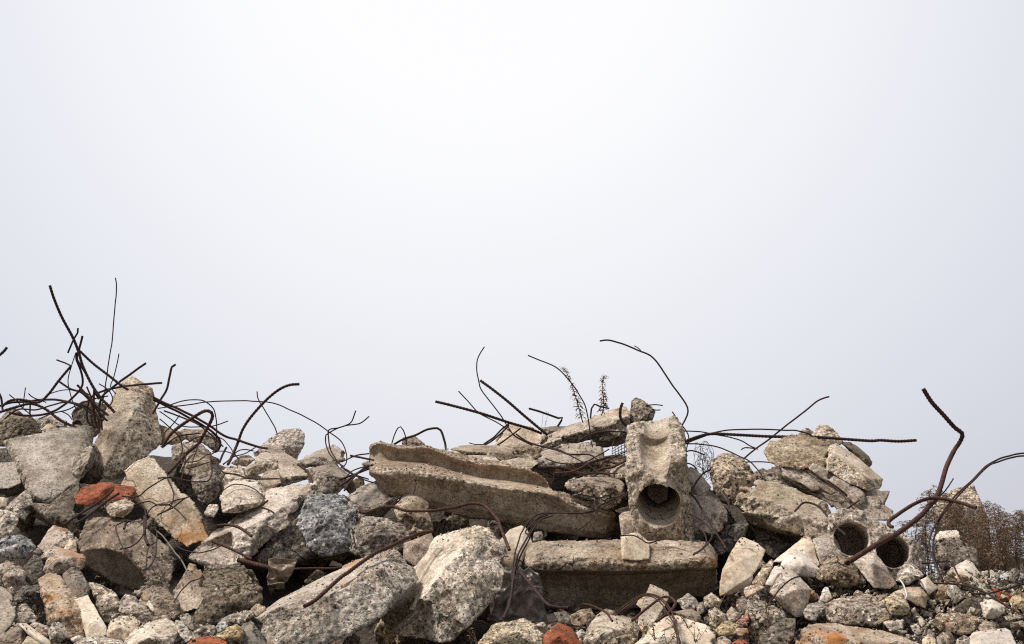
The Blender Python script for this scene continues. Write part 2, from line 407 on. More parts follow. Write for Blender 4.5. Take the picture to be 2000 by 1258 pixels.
def chunk_mesh(spec, off, thick, flags, seed, kind='c', voxel=None, cutters=()):
    rnd = random.Random(seed)
    hulls = parse(spec)
    hulls = [grow(h, 1.03 if 'C' in flags else 1.055) for h in hulls]
    allp = [p for h in hulls for p in h]
    cy = (min(p[1] for p in allp) + max(p[1] for p in allp)) / 2; cx = (min(p[0] for p in allp) + max(p[0] for p in allp)) / 2
    D0 = S(cy) + off
    tilt = 0.0014
    for f in flags.split(','):
        if f[:1] == 't': tilt = 0.0014 * float(f[1:])
    wpx = max(p[0] for p in allp) - min(p[0] for p in allp); hpx = max(p[1] for p in allp) - min(p[1] for p in allp)
    size = math.hypot(wpx, hpx) * 0.7 * D0 / FPX
    bms = []; best = (0, None); bites = []
    for h in hulls:
        hx = sum(p[0] for p in h) / len(h); hy = sum(p[1] for p in h) / len(h)
        ins = any(p[3] for p in h)
        P3 = []
        for x, y, d, inner in h:
            dd = (d or 0) / 100.0
            if inner and d is None: dd = -0.12 * size
            P3.append(pt(x, y, D0 + (cy - y) * tilt + dd))
            if not inner:
                xb, yb = hx + (x - hx) * 0.82, hy + (y - hy) * 0.82
                P3.append(pt(xb, yb, D0 + (cy - y) * tilt * 0.4 + dd * 0.5 + thick / 100.0))
        if not ins and 'S' not in flags:
            for _ in range(3):
                a, b, c = (h[rnd.randrange(len(h))] for _ in range(3))
                x, y = (a[0] + b[0] + c[0] + hx) / 4, (a[1] + b[1] + c[1] + hy) / 4
                P3.append(pt(x, y, D0 + (cy - y) * tilt - size * rnd.uniform(0.06, 0.22)))
        bm = hull_bm(P3, cuts=rnd.randint(0, 1) if 'X' not in flags else 0, cutsize=0.04, rnd=rnd)
        tocam = (Vector((0, 0, CAM_Z)) - P3[0]).normalized()
        if 'S' in flags or 'F' in flags or (kind == 'c' and seed % 5 < 3):
            fs = [(f.calc_area(), f.normal.copy()) for f in bm.faces]
            for ar, n in fs:
                if n.dot(tocam) < 0.12: continue
                tot = sum(a2 for a2, n2 in fs if n2.dot(n) > 0.97)
                if tot > best[0]: best = (tot, n)
        if 'C' not in flags and 'X' not in flags and 'N' not in flags and len(hulls) == 1 and size > 0.10: bites += bite_boxes(bm, size, rnd, 4 if size < 0.2 else 8, min(0.10 * size, 0.0019 * thick))
        bms.append(bm)
    vx = voxel or max(0.0036, min(0.0064, size / (52 if 'C' in flags else 42)))
    body = bm_join(bms); me = remesh(body.copy(), vx, list(cutters) + bites, len(hulls) > 1)
    if len(me.vertices) < 60: print('bites failed', spec[:30]); me = remesh(body.copy(), vx, cutters)
    body.free()
    for b in bites: m_ = b.data; bpy.data.objects.remove(b); bpy.data.meshes.remove(m_)
    if len(me.vertices) == 0: raise RuntimeError('empty ' + spec)
    rough = np.ones(len(me.vertices))
    no = get_no(me)
    if 'C' in flags: rough[:] = 0.30
    if best[1] is not None:
        n0 = np.array(best[1]); d = no @ n0
        j = fbm(get_co(me) * 16 + seed, 2, 3) * 0.07
        rough = 1 - smooth01(np.abs(d) + j, 0.86, 0.955)
        if 'C' in flags: rough = rough * 0.5
    amp = 1.0
    for f in flags.split(','):
        if f[:1] == 'a': amp = float(f[1:])
    return me, size, rough, seed, amp
NR = [0]
def rock(line):
    kind, mat, off, thick, flags, spec, label = [q.strip() for q in line.split('#')]
    NR[0] += 1
    me, size, rough, seed, amp = chunk_mesh(spec, float(off), float(thick), flags, NR[0] * 13 + 5, kind)
    roughen(me, size, seed, amp * (0.55 if 'C' in flags else 0.8 if kind in 'cs' else 0.95), rough)
    c = recentre(me); nm, cat = KIND[kind]
    o = new_obj(nm, me, M[mat], loc=c)
    tag(o, label, cat)
    return o
ROCKS = r'''
k#D#0.12#22##A 0,215,6 90,95,4 170,100,6 245,180 245,330 65,430 -40,430 -40,230 i:120,170,-2#dark grey boulder at the left edge under the tangled bars
t#D#0.02#12##A 205,320 225,200 280,148 335,200 395,310 300,350#small brown knob of stone in front of the dark boulder at top left
c#G#0.16#16##A 320,190 440,163 540,168 622,210 632,292 460,292 330,260#flat brown-grey chunk lying behind the tan slab at top left
c#L#0.02#8##A 385,290 460,230 520,250 545,300 450,320#small pale lump lying on the upper left corner of the tan slab
k#D#0.14#22##A 690,240 700,110 770,35 840,25 1040,55 1060,110 1000,200 950,300 880,350 720,280#dark rounded boulder behind the rods left of the standing wedge
c#L#-0.06#15#F,t1.3,a0.7#A 60,412,7 110,380,2 400,330,3 640,290,3 790,255,4 850,268,6 878,355,9 770,450,3 710,560,1 740,760,3 455,975 320,945 250,840 150,610,4 i:215,640,-2 i:330,900,-3 | A 710,560,1 880,430,5 912,470,6 905,585,5 750,768,3 700,680#large tan slab with green-yellow stains at the upper left
c#L#-0.12#17#F,N,X,t0.9,a0.5#P 247,741,4 256,737,4 296,762,7 300,822,6 314,853,7 314,864,6 282,893,3 245,916,3 214,934,3 204,926 190,900 184,874 198,838 212,800 229,762 i:262,800,-5 i:205,905,-3#tall grey concrete wedge standing on its point
c#D#0.05#14#t-0.5#A 755,790 770,745 905,590 930,690 970,745 900,800#dark wedge stone in the gap below the tan slab and standing wedge
t#D#0.2#20##A -30,470 40,470 140,600 60,612 -30,600#dark reddish stone at the left edge above the grey block
c#G#0.0#16#S#A -40,620 60,600 150,603 190,640 192,790 80,835 -40,840#grey flat-faced block at the left edge beside the tan slab
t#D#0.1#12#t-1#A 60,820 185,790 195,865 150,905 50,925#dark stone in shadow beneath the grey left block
c#L#0.02#10##A -30,925 80,938 60,1015 -30,1035#pale chip wedged at the left edge
c#G#-0.03#17##A 50,1050,3 100,980,5 240,868,6 290,890,6 305,1010,3 230,1150 180,1085#mossy grey wedge with bright top edge at far left
k#G#-0.08#18##A -40,1040,5 60,1055,3 180,1085,3 P 35,1014 30,1032 12,1050 -10,1050 i:14,1012,-3#grey-green boulder at the left edge with pale top
c#D#0.02#20##A 440,1130 468,1000 730,790 752,850 650,1010 690,1060 600,1180 500,1175#dark brown ragged chunk under the tan slab
r#Q#-0.12#9#C#A 700,925,2 780,832,5 950,790,6 1060,783,5 1095,815,4 960,900,0 1000,990 860,1012 730,990 | A 1060,860,2 1100,805,5 1250,820,5 1292,850,4 1255,960 1130,985 1000,990#broken orange-red brick below the standing wedge
t#L#-0.2#8##A 985,1010 1040,985,2 1130,960,2 1190,943,3 1272,990,2 1250,1040 1172,1112 1050,1112 1010,1060 i:1190,1030,-4#small bright white stone in front of the red brick
c#P#0.03#14#S,t0.8#P 230,933,2 270,903,2 293,895,3 304,899,3 340,945,2 375,985 386,1010 411,1055 413,1078 395,1080 372,1076 345,1052 318,1028 290,1003 258,975#long grey-tan slab with orange rust patch leaning down to the right
c#R#0.08#14##P 169,1015 180,1000 196,993 216,1000 226,1010 196,1030 172,1032#brown chunk under the bright white stone
k#D#0.05#22#t0.5#B 165,-60 320,-70 520,-40 700,10 780,220 720,250 560,130 440,110#dark soil-covered stone in the deep gap left of the half pipe block
t#B#-0.02#13##B -40,300 60,240,2 200,235,3 290,270,2 338,330 300,380 250,440 130,440 50,430 -40,390 i:160,330,-6#blue-grey mottled stone at the left edge
c#O#0.02#14##B 365,330,2 460,185,3 510,130,3 640,170,3 720,240 740,340 610,400 440,400#rust-streaked grey chunk with a yellow patch in the lower left
b#L#-0.09#6#C#B 605,355 670,248,2 725,265,2 735,385 670,380#thin pale wedge standing on the rust-brown block
c#G#-0.02#14##B 715,240 830,325 852,420 800,480 735,400#grey stone end right of the thin pale wedge
c#O#-0.08#15##B 380,450,2 510,325,3 600,350,3 740,395,2 812,440 792,515 740,562 640,560 470,605 400,560 i:560,470,-6 i:680,430,-4#rust-brown block with a round dark stain at lower left
t#D#-0.04#14##B 230,520 330,415 400,450 420,600 370,670 300,695 240,640#dark rough stone left under the rust-brown block
t#G#-0.08#6##B 318,380 358,342 405,365 385,405 345,408#tiny grey cube of stone above the dark rough stone
c#O#-0.06#13##B -40,530 60,472,2 150,498,2 205,560 258,590 218,680 140,728 60,712 -40,680 i:110,610,-5#orange-stained stone at the left edge below the blue-grey one
t#L#-0.1#6##B 65,735 110,708 142,740 132,800 85,775#small pink-grey pebble left of the flat dark stone
t#D#-0.09#8##B 128,795,2 220,708,5 370,700,5 392,765 240,845 150,892 122,850#flat dark stone lying under the orange-stained stone
c#L#-0.16#17#S#B -40,710,3 50,740,3 125,830 152,905 122,1050 0,1200 -40,1210#grey block with white rim at the lower left edge
t#G#-0.14#10##B 118,1000 150,920,2 230,878,3 290,925,2 348,1005 330,1050 250,1062 150,1055#egg-shaped grey stone near the lower left corner
c#O#-0.16#15#F#B 368,660,3 430,610,5 490,595,6 590,620,6 700,820,3 800,960 812,1060 790,1190 650,1195 560,1100 480,1065 440,900 i:620,960,-6 i:470,1000,-2#upright concrete block with an orange-brown stained left side
c#D#-0.1#10##B 600,600 690,528,2 775,570,2 842,700 835,830 700,840 620,690#rough brown strip standing behind the upright stained block
b#W#-0.13#10#C#B 700,835,3 840,790,4 885,880,2 945,975 1012,1100 1010,1172 925,1202 815,1195 800,960#long cream block with a broken lower end beside the upright stained block
c#L#0.0#14#t0.6#B 845,668,2 930,690,2 1060,740,2 1110,800 1152,900 1110,990 1060,1042 1000,1042 940,930 i:950,870,-3#pale smooth stone with two small round holes
k#G#-0.04#14##B 1138,945 1160,830,2 1200,793,3 1290,820,2 1400,920 1462,990 1442,1062 1330,1062 1260,1000#grey rock right of the pale stone with small holes
k#G#0.0#16##B 1430,730,3 1560,728,3 1610,800 1702,870 1712,960 1650,1025 1480,985 1420,870#grey lumpy rock beneath the half pipe block
c#O#0.0#8##B 1325,850 1382,740 1432,728 1432,860 1392,915#narrow reddish-brown stone end on the left of the lumpy rock
t#W#-0.1#5##B 1392,885 1418,840 1472,910 1472,962 1440,940#tiny cream flake in front of the lumpy rock
t#W#-0.2#12##B 1028,1155 1060,1040,3 1150,998,4 1270,1000,4 1335,1050,2 1290,1130 1200,1232 1030,1195 i:1090,1120,-4#cream stone just left of the big white boulder
k#W#-0.22#20#a0.8#B 1190,1258,0 1260,1150,3 1350,1080,6 1580,1020,9 1640,1050,8 1682,1120,5 1662,1210 1620,1300 1190,1320 i:1420,1200,-6#big white boulder at the bottom left
k#L#-0.24#14##B 720,1258 790,1200,4 980,1198,5 1150,1228,4 1200,1270 1190,1330 720,1330#cream stone cut by the bottom edge left of the white boulder
b#G#-0.2#13#C#B -40,1230 0,1195,2 160,1060,6 205,1062,6 262,1160,3 200,1262 0,1320#brown-grey brick in the bottom left corner
b#W#-0.21#4#C#B 168,1062 250,1058,3 360,1140,3 482,1232 490,1290 400,1275 262,1162#thin white mortar strip along the bottom left bricks
b#Y#-0.22#12#C#B 205,1262 262,1180,4 300,1198,4 392,1262 392,1330 200,1330#yellow-grey brick end at the bottom edge beside the white mortar strip
t#L#-0.24#9##B 458,1140 500,1060,3 560,1053,3 635,1110 632,1190 570,1245 480,1222 i:540,1150,-4#small speckled grey stone at bottom left before the upright block
t#R#-0.18#7##B 280,1080 330,1048 380,1070 462,1092 472,1130 380,1145#brown stone chip above the white mortar strip
t#O#-0.21#5##B 335,1115 380,1095 462,1150 455,1182 380,1160#reddish pebble above the white mortar strip
t#L#-0.22#5##B 668,1202 760,1173 785,1200 695,1245#flat pale flake at the bottom beside the cream stone
t#D#-0.1#9##B 1455,1003 1620,980 1625,1035 1480,1065#dark flat stone between the lumpy rock and white boulder
c#T#-0.02#10#S,a0.7#D 228,550,3 270,568,3 352,660,2 378,850 240,992 140,1003 80,892 100,780 180,640#smooth light brown panel piece in the lower left gap
k#D#0.0#22##D 375,590,6 460,550,8 700,578,8 800,640,5 850,760 862,862 840,922 770,942 680,982 480,1062 330,1092 235,1000 370,860#large dark boulder at lower left with brown upper part
t#R#-0.12#9##D 140,1010 210,988 282,1060 272,1160 160,1085#small brown stone under the smooth panel piece
t#L#-0.17#9##D 100,1050 172,1058 255,1200 200,1245 110,1155#pale grey stone touching the big white boulder on its right
t#R#-0.16#9##D 266,1150 370,1088 442,1094 468,1160 390,1225 290,1212#speckled brown-grey stone above the orange brick
t#B#-0.17#7##D 452,1120 490,1063 542,1058 572,1100 480,1165#small white and grey stone above the orange brick
c#Y#-0.18#9##D 466,1190 560,1118 642,1088 705,1130 690,1225 560,1235#yellow-topped grey stone right of the orange brick
c#D#-0.14#12##D 690,1100 770,1055 830,1120 905,1262 900,1300 690,1300#dark grey stone under the left tip of the long layered slab
k#R#-0.08#12##D 478,1062 560,1018 640,988 765,968 795,1010 690,1085 600,1102#rough brown chunk below the large dark boulder
t#O#-0.1#8##D 765,950 830,903 890,930 902,955 820,1012#small rust-brown chunk right of the large dark boulder
r#Q#-0.26#11#C,a1.2#D 200,1262 262,1208,4 390,1192,6 480,1203,6 552,1240,3 565,1268 540,1330 210,1330#bright orange brick with dark pits at the bottom edge
c#T#-0.02#15#F,t0.9#P 607,934,8 611,947,6 608,968,3 585,1010,-2 523,1057 475,1096 443,1105 408,1102 373,1090 414,1068,3 424,1035,5 444,1022,5 505,997,4 509,968,9 547,945,10 i:520,1010,-3 i:560,985,-2#long beige slab with ragged speckled lower edge slanting up to the right
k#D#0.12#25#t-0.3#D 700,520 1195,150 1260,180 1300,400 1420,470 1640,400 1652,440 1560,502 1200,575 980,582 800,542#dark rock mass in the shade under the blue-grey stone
k#B#-0.04#17##P 604,978 608,968,3 648,966,5 670,968,5 684,992,3 694,1010 693,1030 687,1076 628,1085 617,1080 600,1062 587,1027 585,1008 i:640,1010,-8 i:660,1050,-4#blue-grey rock with glassy white veins
c#R#-0.02#16##P 684,1004,5 735,1012,7 765,1018,6 787,1027,3 801,1046 801,1064 770,1078 720,1086 686,1078 i:725,1045,-5 i:765,1045,-4#speckled grey concrete chunk right of the blue-grey rock
b#T#-0.07#12#C#F 600,280,3 650,262,4 790,203,5 872,395,1 820,430 655,528 640,400 525,440 530,300 i:645,300,-4#tan block end with peeling dark patches left of the central block
c#P#-0.14#15#F,a0.75#N 745,790,1 900,680,5 1050,560,9 1280,450,10 1480,340,12 1600,290,13 2000,85,16 P 700,1130,-3 652,1163,-7 575,1200,-7 525,1212,-3 520,1215,-3 | P 660,1120,10 722,1085,16 762,1074,18 776,1079,16 804,1115,10 816,1131,8 795,1153,3 742,1203,-2 740,1170,-3 | P 522,1205,-3 575,1195,-7 652,1160,-9 735,1128,-8 765,1165,-5 742,1204,-4 680,1240,-3 620,1262,-2 540,1275,-1 515,1235#long layered pale slab with rusty patch and bar on top at the bottom centre
k#L#-0.1#22#t0.7,F,a0.7#F 835,262,22 1000,220,20 1240,148,16 1325,172,13 1465,345,6 1462,450,4 1560,600,4 1240,905,0 1000,1225,-2 880,1245,-3 840,1180,-3 770,1085,-2 620,1035,2 400,1125,12 250,1062,18 480,800,20 870,400,22 i:1190,270,-1 i:900,560,-4 i:600,935,-2 i:800,760,-7 i:1250,600,-3#biggest central concrete block with a bright streaked left face
c#R#0.0#10##F 1462,385 1590,388 1655,450 1642,540 1560,562 1480,540#grey rough end piece touching the right corner of the central block
b#W#0.03#12#C,a0.7#F 1440,280,2 1540,170,3 1650,130,4 1700,160,3 1752,290 1700,400 1620,505 1540,365#smooth pale rounded stone behind the thin wire trio
c#R#0.0#16##P 770,988,5 780,975,6 797,963,7 815,968,6 836,982,4 836,1000,0 845,1035 790,1040 775,1006 i:800,997,-4#boxy concrete chunk with rough light top under the long gutter slab
c#G#0.02#12#S,t0.6#P 672,972,4 700,955,6 736,940,7 747,945,6 773,967,3 735,988,1 702,1000 686,996#smooth grey panel with bright broken edge left of the gutter slab
c#D#0.08#14#t-0.5#E 90,1165 450,1012 482,1022 430,1092 320,1205 290,1250 60,1200#dark piece in shade beneath the smooth grey panel
c#D#0.1#14##E -40,920 60,860 142,830 152,905 140,960 20,1000#dark stone behind the bundle of rods left of the gutter slab
t#L#0.06#8##E 128,705 180,680 245,698 255,735 150,728#small pale pebble at the left tip of the gutter slab
k#R#0.1#14##E 512,465 560,448,3 620,442,3 720,520 700,570 515,560#small brown boulder perched on top of the gutter slab
c#T#0.02#7#S,a0.8,t1.3#P 874,877,-2 900,870,8 926,868,12 990,870,14 1028,884,10 1019,889 978,901 955,886 910,884#flat sandy plate on top of the gutter slab, the upper one with a cracked edge
c#L#-0.03#7#S,a0.8#P 912,889 963,890,4 976,901 968,906 935,910#small flat sandy plate just under the larger sandy plate
c#L#-0.02#8#S,a0.8#P 974,902 1000,897 1032,890 1052,905 1033,917 1000,912 985,908#pale flat plate in front right of the sandy plates
c#R#-0.02#9##P 870,884 895,884 912,890 918,900 903,906 880,895#rough lump at the left of the sandy plates
c#G#0.16#14#F#P 872,888 925,872,3 1010,884,3 1062,900 1085,915 1080,950 990,925 900,908#rough layered concrete filling the space behind the gutter slab's top edge
c#R#0.14#14##P 1130,905 1180,895,3 1232,900 1236,985 1185,1000 1135,975#brown rubble block behind the sloping broken piece
c#T#0.1#15#S#P 962,864,2 992,831,6 1003,828,7 1040,838,7 1066,850,4 1052,866 1020,877 970,870#triangular reddish-tan slab pointing up behind the crossing bars
c#D#0.2#16##G 255,945 400,930,3 550,935,3 480,1005 330,1015#dark blue-grey slab top behind the triangular slab
k#R#0.02#15##P 1012,877,3 1040,866,4 1056,868,4 1073,883 1058,902 1032,905 1020,890 1000,880#rough concrete lump right of the sandy plates
c#G#0.06#20#t0.3#G 250,1115 300,1050,4 430,975,7 560,918,8 720,873,8 745,900,4 900,905,1 1100,828,3 1115,965 1050,1005 740,1062 500,1112 350,1135 i:700,980,-4#long dark grey beam fragment slanting up to the upper right near the dry weeds
c#L#0.04#10#S,t1.2#G 735,875,0 780,838,5 910,795,7 1040,748,9 1075,750,9 1115,822,3 1000,870 860,912 795,900#smooth pale slab with small dots lying atop the dark beam fragment
c#D#0.14#14#t-0.8#G 755,1052 1105,975 1110,1065 1000,1110 800,1135#dark underside piece below the slanting beam fragment
c#T#-0.04#14#F,t0.7#P 1058,882,5 1100,868,6 1162,865,6 1175,873,3 1178,895,1 1170,912 1130,916 1057,913 1050,900#mossy tan slab in the middle under the slanting beam fragment
c#L#-0.08#12##H 830,690 870,640,3 960,595,3 1030,600,2 1040,720 960,755 870,745#pale speckled chunk touching the left of the standing hollow slab
c#R#-0.1#11#F,t1.2#H 410,822,0 450,768,3 620,698,9 760,728,9 900,755,8 955,790,6 935,870,-1 918,965,0 880,1012 760,982 560,902 440,852 i:840,852,-5 i:560,775,-2#flat broken piece with smooth sloping top lying on the gutter slab
t#G#-0.19#4##H 758,822 840,793 888,815 860,842 780,848#thin dark chip on the smooth sloping piece
k#R#0.08#16#t0.6#G 1125,905 1130,700,2 1170,668,2 1230,690,2 1300,750,2 1352,782 1310,882 1260,915 1160,935#brown rounded rock perched at the peak behind the standing slab
c#G#0.14#10#S#G 1590,925 1625,985 1645,1065 1620,1105 1585,1080#small grey slab corner behind the top right of the standing slab
b#T#-0.07#13#C#H 1525,690,2 1590,638,4 1645,662,4 1785,830,2 1730,882 1660,912 1560,872 1535,800 i:1580,760,-6#cream-sided tan brick leaning right of the standing hollow slab
c#O#-0.02#14#F#P 1344,978 1371,970 1399,975 1419,1000 1419,1028 1392,1042 1360,1040 1345,1020#brown chunk with an orange patch right of the standing slab
k#R#0.0#20##J 235,850,2 270,760,4 350,708,5 440,714,5 560,800,4 640,900,3 655,975 520,1065 440,1180 350,1152 260,1050 235,950 i:380,900,-8#large rounded brown boulder right of the wire tangle
c#D#0.16#12##J 630,900 720,848 800,885 825,1000 650,980#dark block end in the gap left of the brick masonry
c#R#0.14#16##J 700,920,2 790,870,3 880,832,4 905,915 1100,1062 1265,1120 1200,1162 1060,1102 940,1082 860,1000#grey rough slab tucked below the brick masonry
c#L#-0.04#18#F,t0.9#P 1434,988,2 1447,957,5 1456,945,7 1474,940,8 1518,945,8 1563,969,6 1613,984,4 1632,1013,1 1629,1038 1600,1052 1565,1047,-1 1455,1005,-2 i:1530,1000,-6 i:1480,985,-4#large speckled slab slanting down left of the brick masonry
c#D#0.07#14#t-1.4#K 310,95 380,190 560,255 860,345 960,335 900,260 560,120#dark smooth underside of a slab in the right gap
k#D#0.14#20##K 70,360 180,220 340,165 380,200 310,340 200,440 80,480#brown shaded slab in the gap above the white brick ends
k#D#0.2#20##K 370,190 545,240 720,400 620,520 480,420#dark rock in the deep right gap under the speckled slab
c#D#0.06#14##Q 1090,330,0 970,265,2 1080,262,3 1200,340,3 1300,430,2 1335,495 1310,555 1180,470#dark rough boulder behind the upper right of the brick masonry
c#R#0.0#10##Q 465,185 520,120,2 580,98,3 665,150,2 640,200 540,200#small brown rock on top of the masonry, left of the pyramid stone
t#L#-0.04#12##Q 640,185,2 720,60,6 820,68,6 945,185,4 985,260,3 920,315 860,320 760,270 i:760,200,-3#pyramid-shaped tan stone on the very top of the masonry
b#W#-0.1#13#C,F#K 150,590,2 215,450,5 300,320,10 345,325,10 450,372,9 518,432,7 470,560,2 410,640,-1 340,740,-2 120,760 130,650 i:300,520,-2 | K 118,710,-2 150,620,-3 300,510,-4 410,640,-3 385,735,-1 250,805 120,835#big cream brick pair standing right of the hollow beam
b#W#0.05#12#C#K 590,530,0 760,400,4 870,308,8 920,318,8 955,400,4 1000,560 950,600 820,560 650,540#tall cream brick leaning behind the broken brick half
b#W#-0.06#11#C#K 655,560,0 700,490,4 770,410,7 830,435,6 1002,600,2 952,670 820,655 700,600 i:860,560,-4 i:760,520,-2#broken cream brick half with bright right edge
b#T#-0.01#11#C#K 938,335,3 1100,268,7 1150,342,5 1212,490 1150,520 1010,555 970,440#upright brown-streaked brick below the double hollow slab
b#L#-0.1#8##K 398,722 450,640,2 560,518,5 600,530,5 560,600 500,745#angular white and grey chip left of the sandy block
b#W#-0.12#8#C#K 515,735 600,570,3 662,568,3 690,620 620,700 580,750#small sandy block between the cream bricks
b#O#-0.2#13#C#K 558,800,3 620,690,6 700,588,8 755,600,8 925,780,3 875,900 862,1005 785,1022 680,930 610,850 i:800,770,-7 i:850,880,-4 i:640,840,-6#cream brick with a faint orange cast and a dark broken end, under the curved wire
k#R#-0.06#13##K 975,675 1020,560,4 1100,478,6 1200,478,6 1300,540,3 1402,680 1400,722 1270,742 1130,742 i:1180,600,-5#brown broken rock right of the cream bricks
b#O#-0.08#13#C#M 20,575 100,540,3 210,498,6 295,620,3 382,760 330,802 195,795 140,700 i:190,600,-4#leaning brick with warm orange face under the right hollow core
t#W#-0.16#6##K 998,872 1038,760,3 1072,758,3 1112,852 1050,892#small white tooth-shaped stone among the right gravel
t#G#-0.18#8##K 858,972 900,908,3 1030,888,4 1048,940 960,1052 880,1032#rounded grey cobble below the cream bricks
k#R#-0.2#13#t1.3#P 1611,1185 1628,1172,4 1690,1163,6 1715,1170,6 1732,1190,3 1734,1208 1710,1222 1660,1220 1618,1212 i:1670,1190,-4#wide flat brown rock with layered top at lower right
c#O#-0.28#14##P 1552,1236 1580,1218,4 1622,1220,5 1720,1232,5 1795,1258,2 1795,1285 1600,1295 1556,1280 i:1640,1245,-4#flat reddish-edged slab cut by the bottom edge at right
k#R#-0.14#16##K 365,890,3 420,878,4 560,900,3 695,1000 650,1105 480,1185 380,1155 345,1000 i:520,1020,-5#crumbling brown mortar lump below the curved wire
k#D#-0.2#14##K 470,1175 680,1035 790,1030 770,1200 700,1290 470,1290#dark brown lump at the bottom under the crumbling mortar lump
t#O#-0.14#7##K 330,762 450,728 515,760 430,822 350,852#orange-streaked pebble beside the cream brick pair
t#G#-0.14#9##K 265,930 272,868 320,838 362,880 362,962 300,1005#round grey cobble below the cream brick pair
t#R#-0.2#10##K 18,962 80,938,3 170,1000 182,1060 90,1122 28,1082 i:90,1010,-4#brown pyramid-like cobble right of the large cream boulder
t#G#-0.18#8##K 178,985 222,928 302,1000 292,1052 200,1062#light grey cobble right of the brown pyramid-like cobble
t#Y#-0.24#9##K 78,1132 140,1070,3 200,1060,3 292,1092 242,1182 110,1182#yellowish cobble near the bottom right of the cream boulder
t#O#-0.24#5##K 243,1162 270,1118 362,1118 372,1170 300,1192#orange pebble beside the yellowish cobble
r#Q#-0.18#6##K 268,1062 372,988 372,1052 312,1122#dark red brick shard above the orange pebble
t#G#-0.28#7##K 98,1202 160,1188 222,1240 200,1295 98,1295#grey-green pebble at the bottom edge right of the cream boulder
r#Q#-0.27#7##K 218,1252 300,1208 362,1240 362,1295 218,1295#jagged red brick lump at the bottom edge
t#Y#-0.06#9##I 1785,890 1790,800,2 1855,753,3 1952,830 1900,892#yellow-grey cobble just below the right end of the hollow beam
c#L#-0.06#12##M 378,735 395,680,4 490,560,8 612,690,4 560,705 480,765#broken pink-grey foot of the hollow slab above the tan block
c#T#-0.13#12#C#M 355,832,2 480,788,5 580,788,6 642,860,2 622,962 540,935 440,870 i:580,860,-3#blocky tan stone under the bent rod stub at right
b#W#-0.1#9#C#M 578,732 640,700,4 722,800,2 650,852 580,765#white brick fragment right of the blocky tan stone
c#Y#-0.18#10##M 270,902 360,838,3 432,848,3 492,962 470,1012 340,1012 i:400,930,-4#angular sandy stone right of the flat brown rock
t#O#-0.2#4##M 208,862 290,848 302,870 250,902#small orange chip above the angular sandy stone
c#R#-0.04#13##M 680,870 700,760,2 800,742 900,800 950,870 900,925 740,905#grey rubble chunk left of the white pointed block
t#L#-0.1#9##M 800,800 838,752 868,770 945,868 870,922 812,862#small pointed grey stone in front of the white pointed block
b#W#0.0#14#C,F#M 780,742 830,640,6 960,563,10 1010,590,9 1062,680,6 1200,850 1232,905 960,865 920,800 i:960,720,-5#white pointed block with a dark triangular side at the right
s#B#0.02#16#S,a0.7#M 1060,690,8 1130,668,10 1400,668,12 1500,680,12 1500,812,0 1200,805,-2 1140,762#blue-grey concrete slab lying at the right edge
r#Q#-0.02#6##M 1170,792 1222,818 1345,860 1302,912 1230,902#broken red roof tile under the blue-grey slab
t#Y#-0.06#11##M 1318,905 1370,850,3 1435,843,4 1500,860 1500,975 1340,965#rounded tan stone at the right edge
c#W#-0.14#11##M 1078,920,2 1170,890,4 1282,950,2 1270,1002 1180,1052 1118,1042 i:1160,960,-5#white and rust stone with sharp top at lower right
k#R#-0.12#16##M 680,1082 760,1018,3 900,1010,4 930,1055 1102,1058 1062,1152 900,1175 760,1152#reddish-brown rock mass at lower right
k#D#-0.02#16##M 800,1002 920,878,3 1080,878,3 1105,1000 1000,1085#dark brown crumbled rock above the reddish-brown mass
t#G#-0.2#8##M 1058,1122 1110,1063,3 1202,1090,2 1202,1145 1080,1155#grey cobble above the big white bottom block
b#W#-0.26#20#C,F,a0.7#M 990,1195,2 1022,1160,6 1150,1142,9 1282,1130,10 1322,1150,8 1375,1270 1370,1340 990,1340#big white block cut by the bottom edge at lower right
t#R#-0.24#8##M 880,1222 940,1188 990,1210 990,1300 880,1300#brown cobble left of the big white bottom block
t#G#-0.25#8##M 716,1202 770,1158 832,1210 822,1262 720,1262#dark-faced cobble at the bottom right
t#Y#-0.25#8##M 598,1290 600,1220 632,1200 702,1210 722,1290#sandy double cobble at the bottom edge
t#T#-0.22#7##M 630,1200 650,1133 700,1168 692,1222#upright tan pebble above the sandy double cobble
t#R#-0.2#7##M 498,1112 560,1088 602,1180 550,1192#brown-grey cobble right of the pale angular cobble
t#L#-0.2#8##M 280,1082 310,1068 440,1060 432,1132 330,1152#pale angular cobble under the sandy stone
t#Y#-0.2#6##M 228,1062 310,1018 332,1050 280,1082 240,1102#small sandy wedge left of the pale angular cobble
t#Y#-0.19#6##M 558,1052 590,1033 642,1090 590,1122#olive pebble below the blocky tan stone
t#G#-0.12#7##M 1268,1032 1400,1008 1440,1040 1300,1072#grey flat stone under the thin rod at the right edge
t#R#-0.16#7##M 1318,1082 1420,1068 1500,1120 1330,1125#brown flat stone at the right edge
k#L#1.4#40#t0.3,a0.6#P 1825,995 1832,972,3 1858,962,4 1880,951,4 1899,950,4 1909,978 1925,1008 1945,1110 1835,1110 i:1865,985,-8#pale grey pointed rock behind the dry shrubs
c#L#0.35#18##M 700,395 740,330,3 880,320,3 905,372 880,450 700,445#pale rubble chunk behind the doubled wire at right
c#R#0.3#20##M 720,560 740,400 880,390 1040,480 1060,620 960,640 760,640#brown stone behind the dry shrubs' left end
b#L#-0.1#15#F#I 670,1175,3 730,1060,6 780,990,8 850,960,9 930,988,8 1110,988,9 1172,1072,5 1155,1200 1050,1300 690,1300 i:850,1130,-5 i:1100,1080,-2#white-cream block with a pinkish rough top at the bottom centre
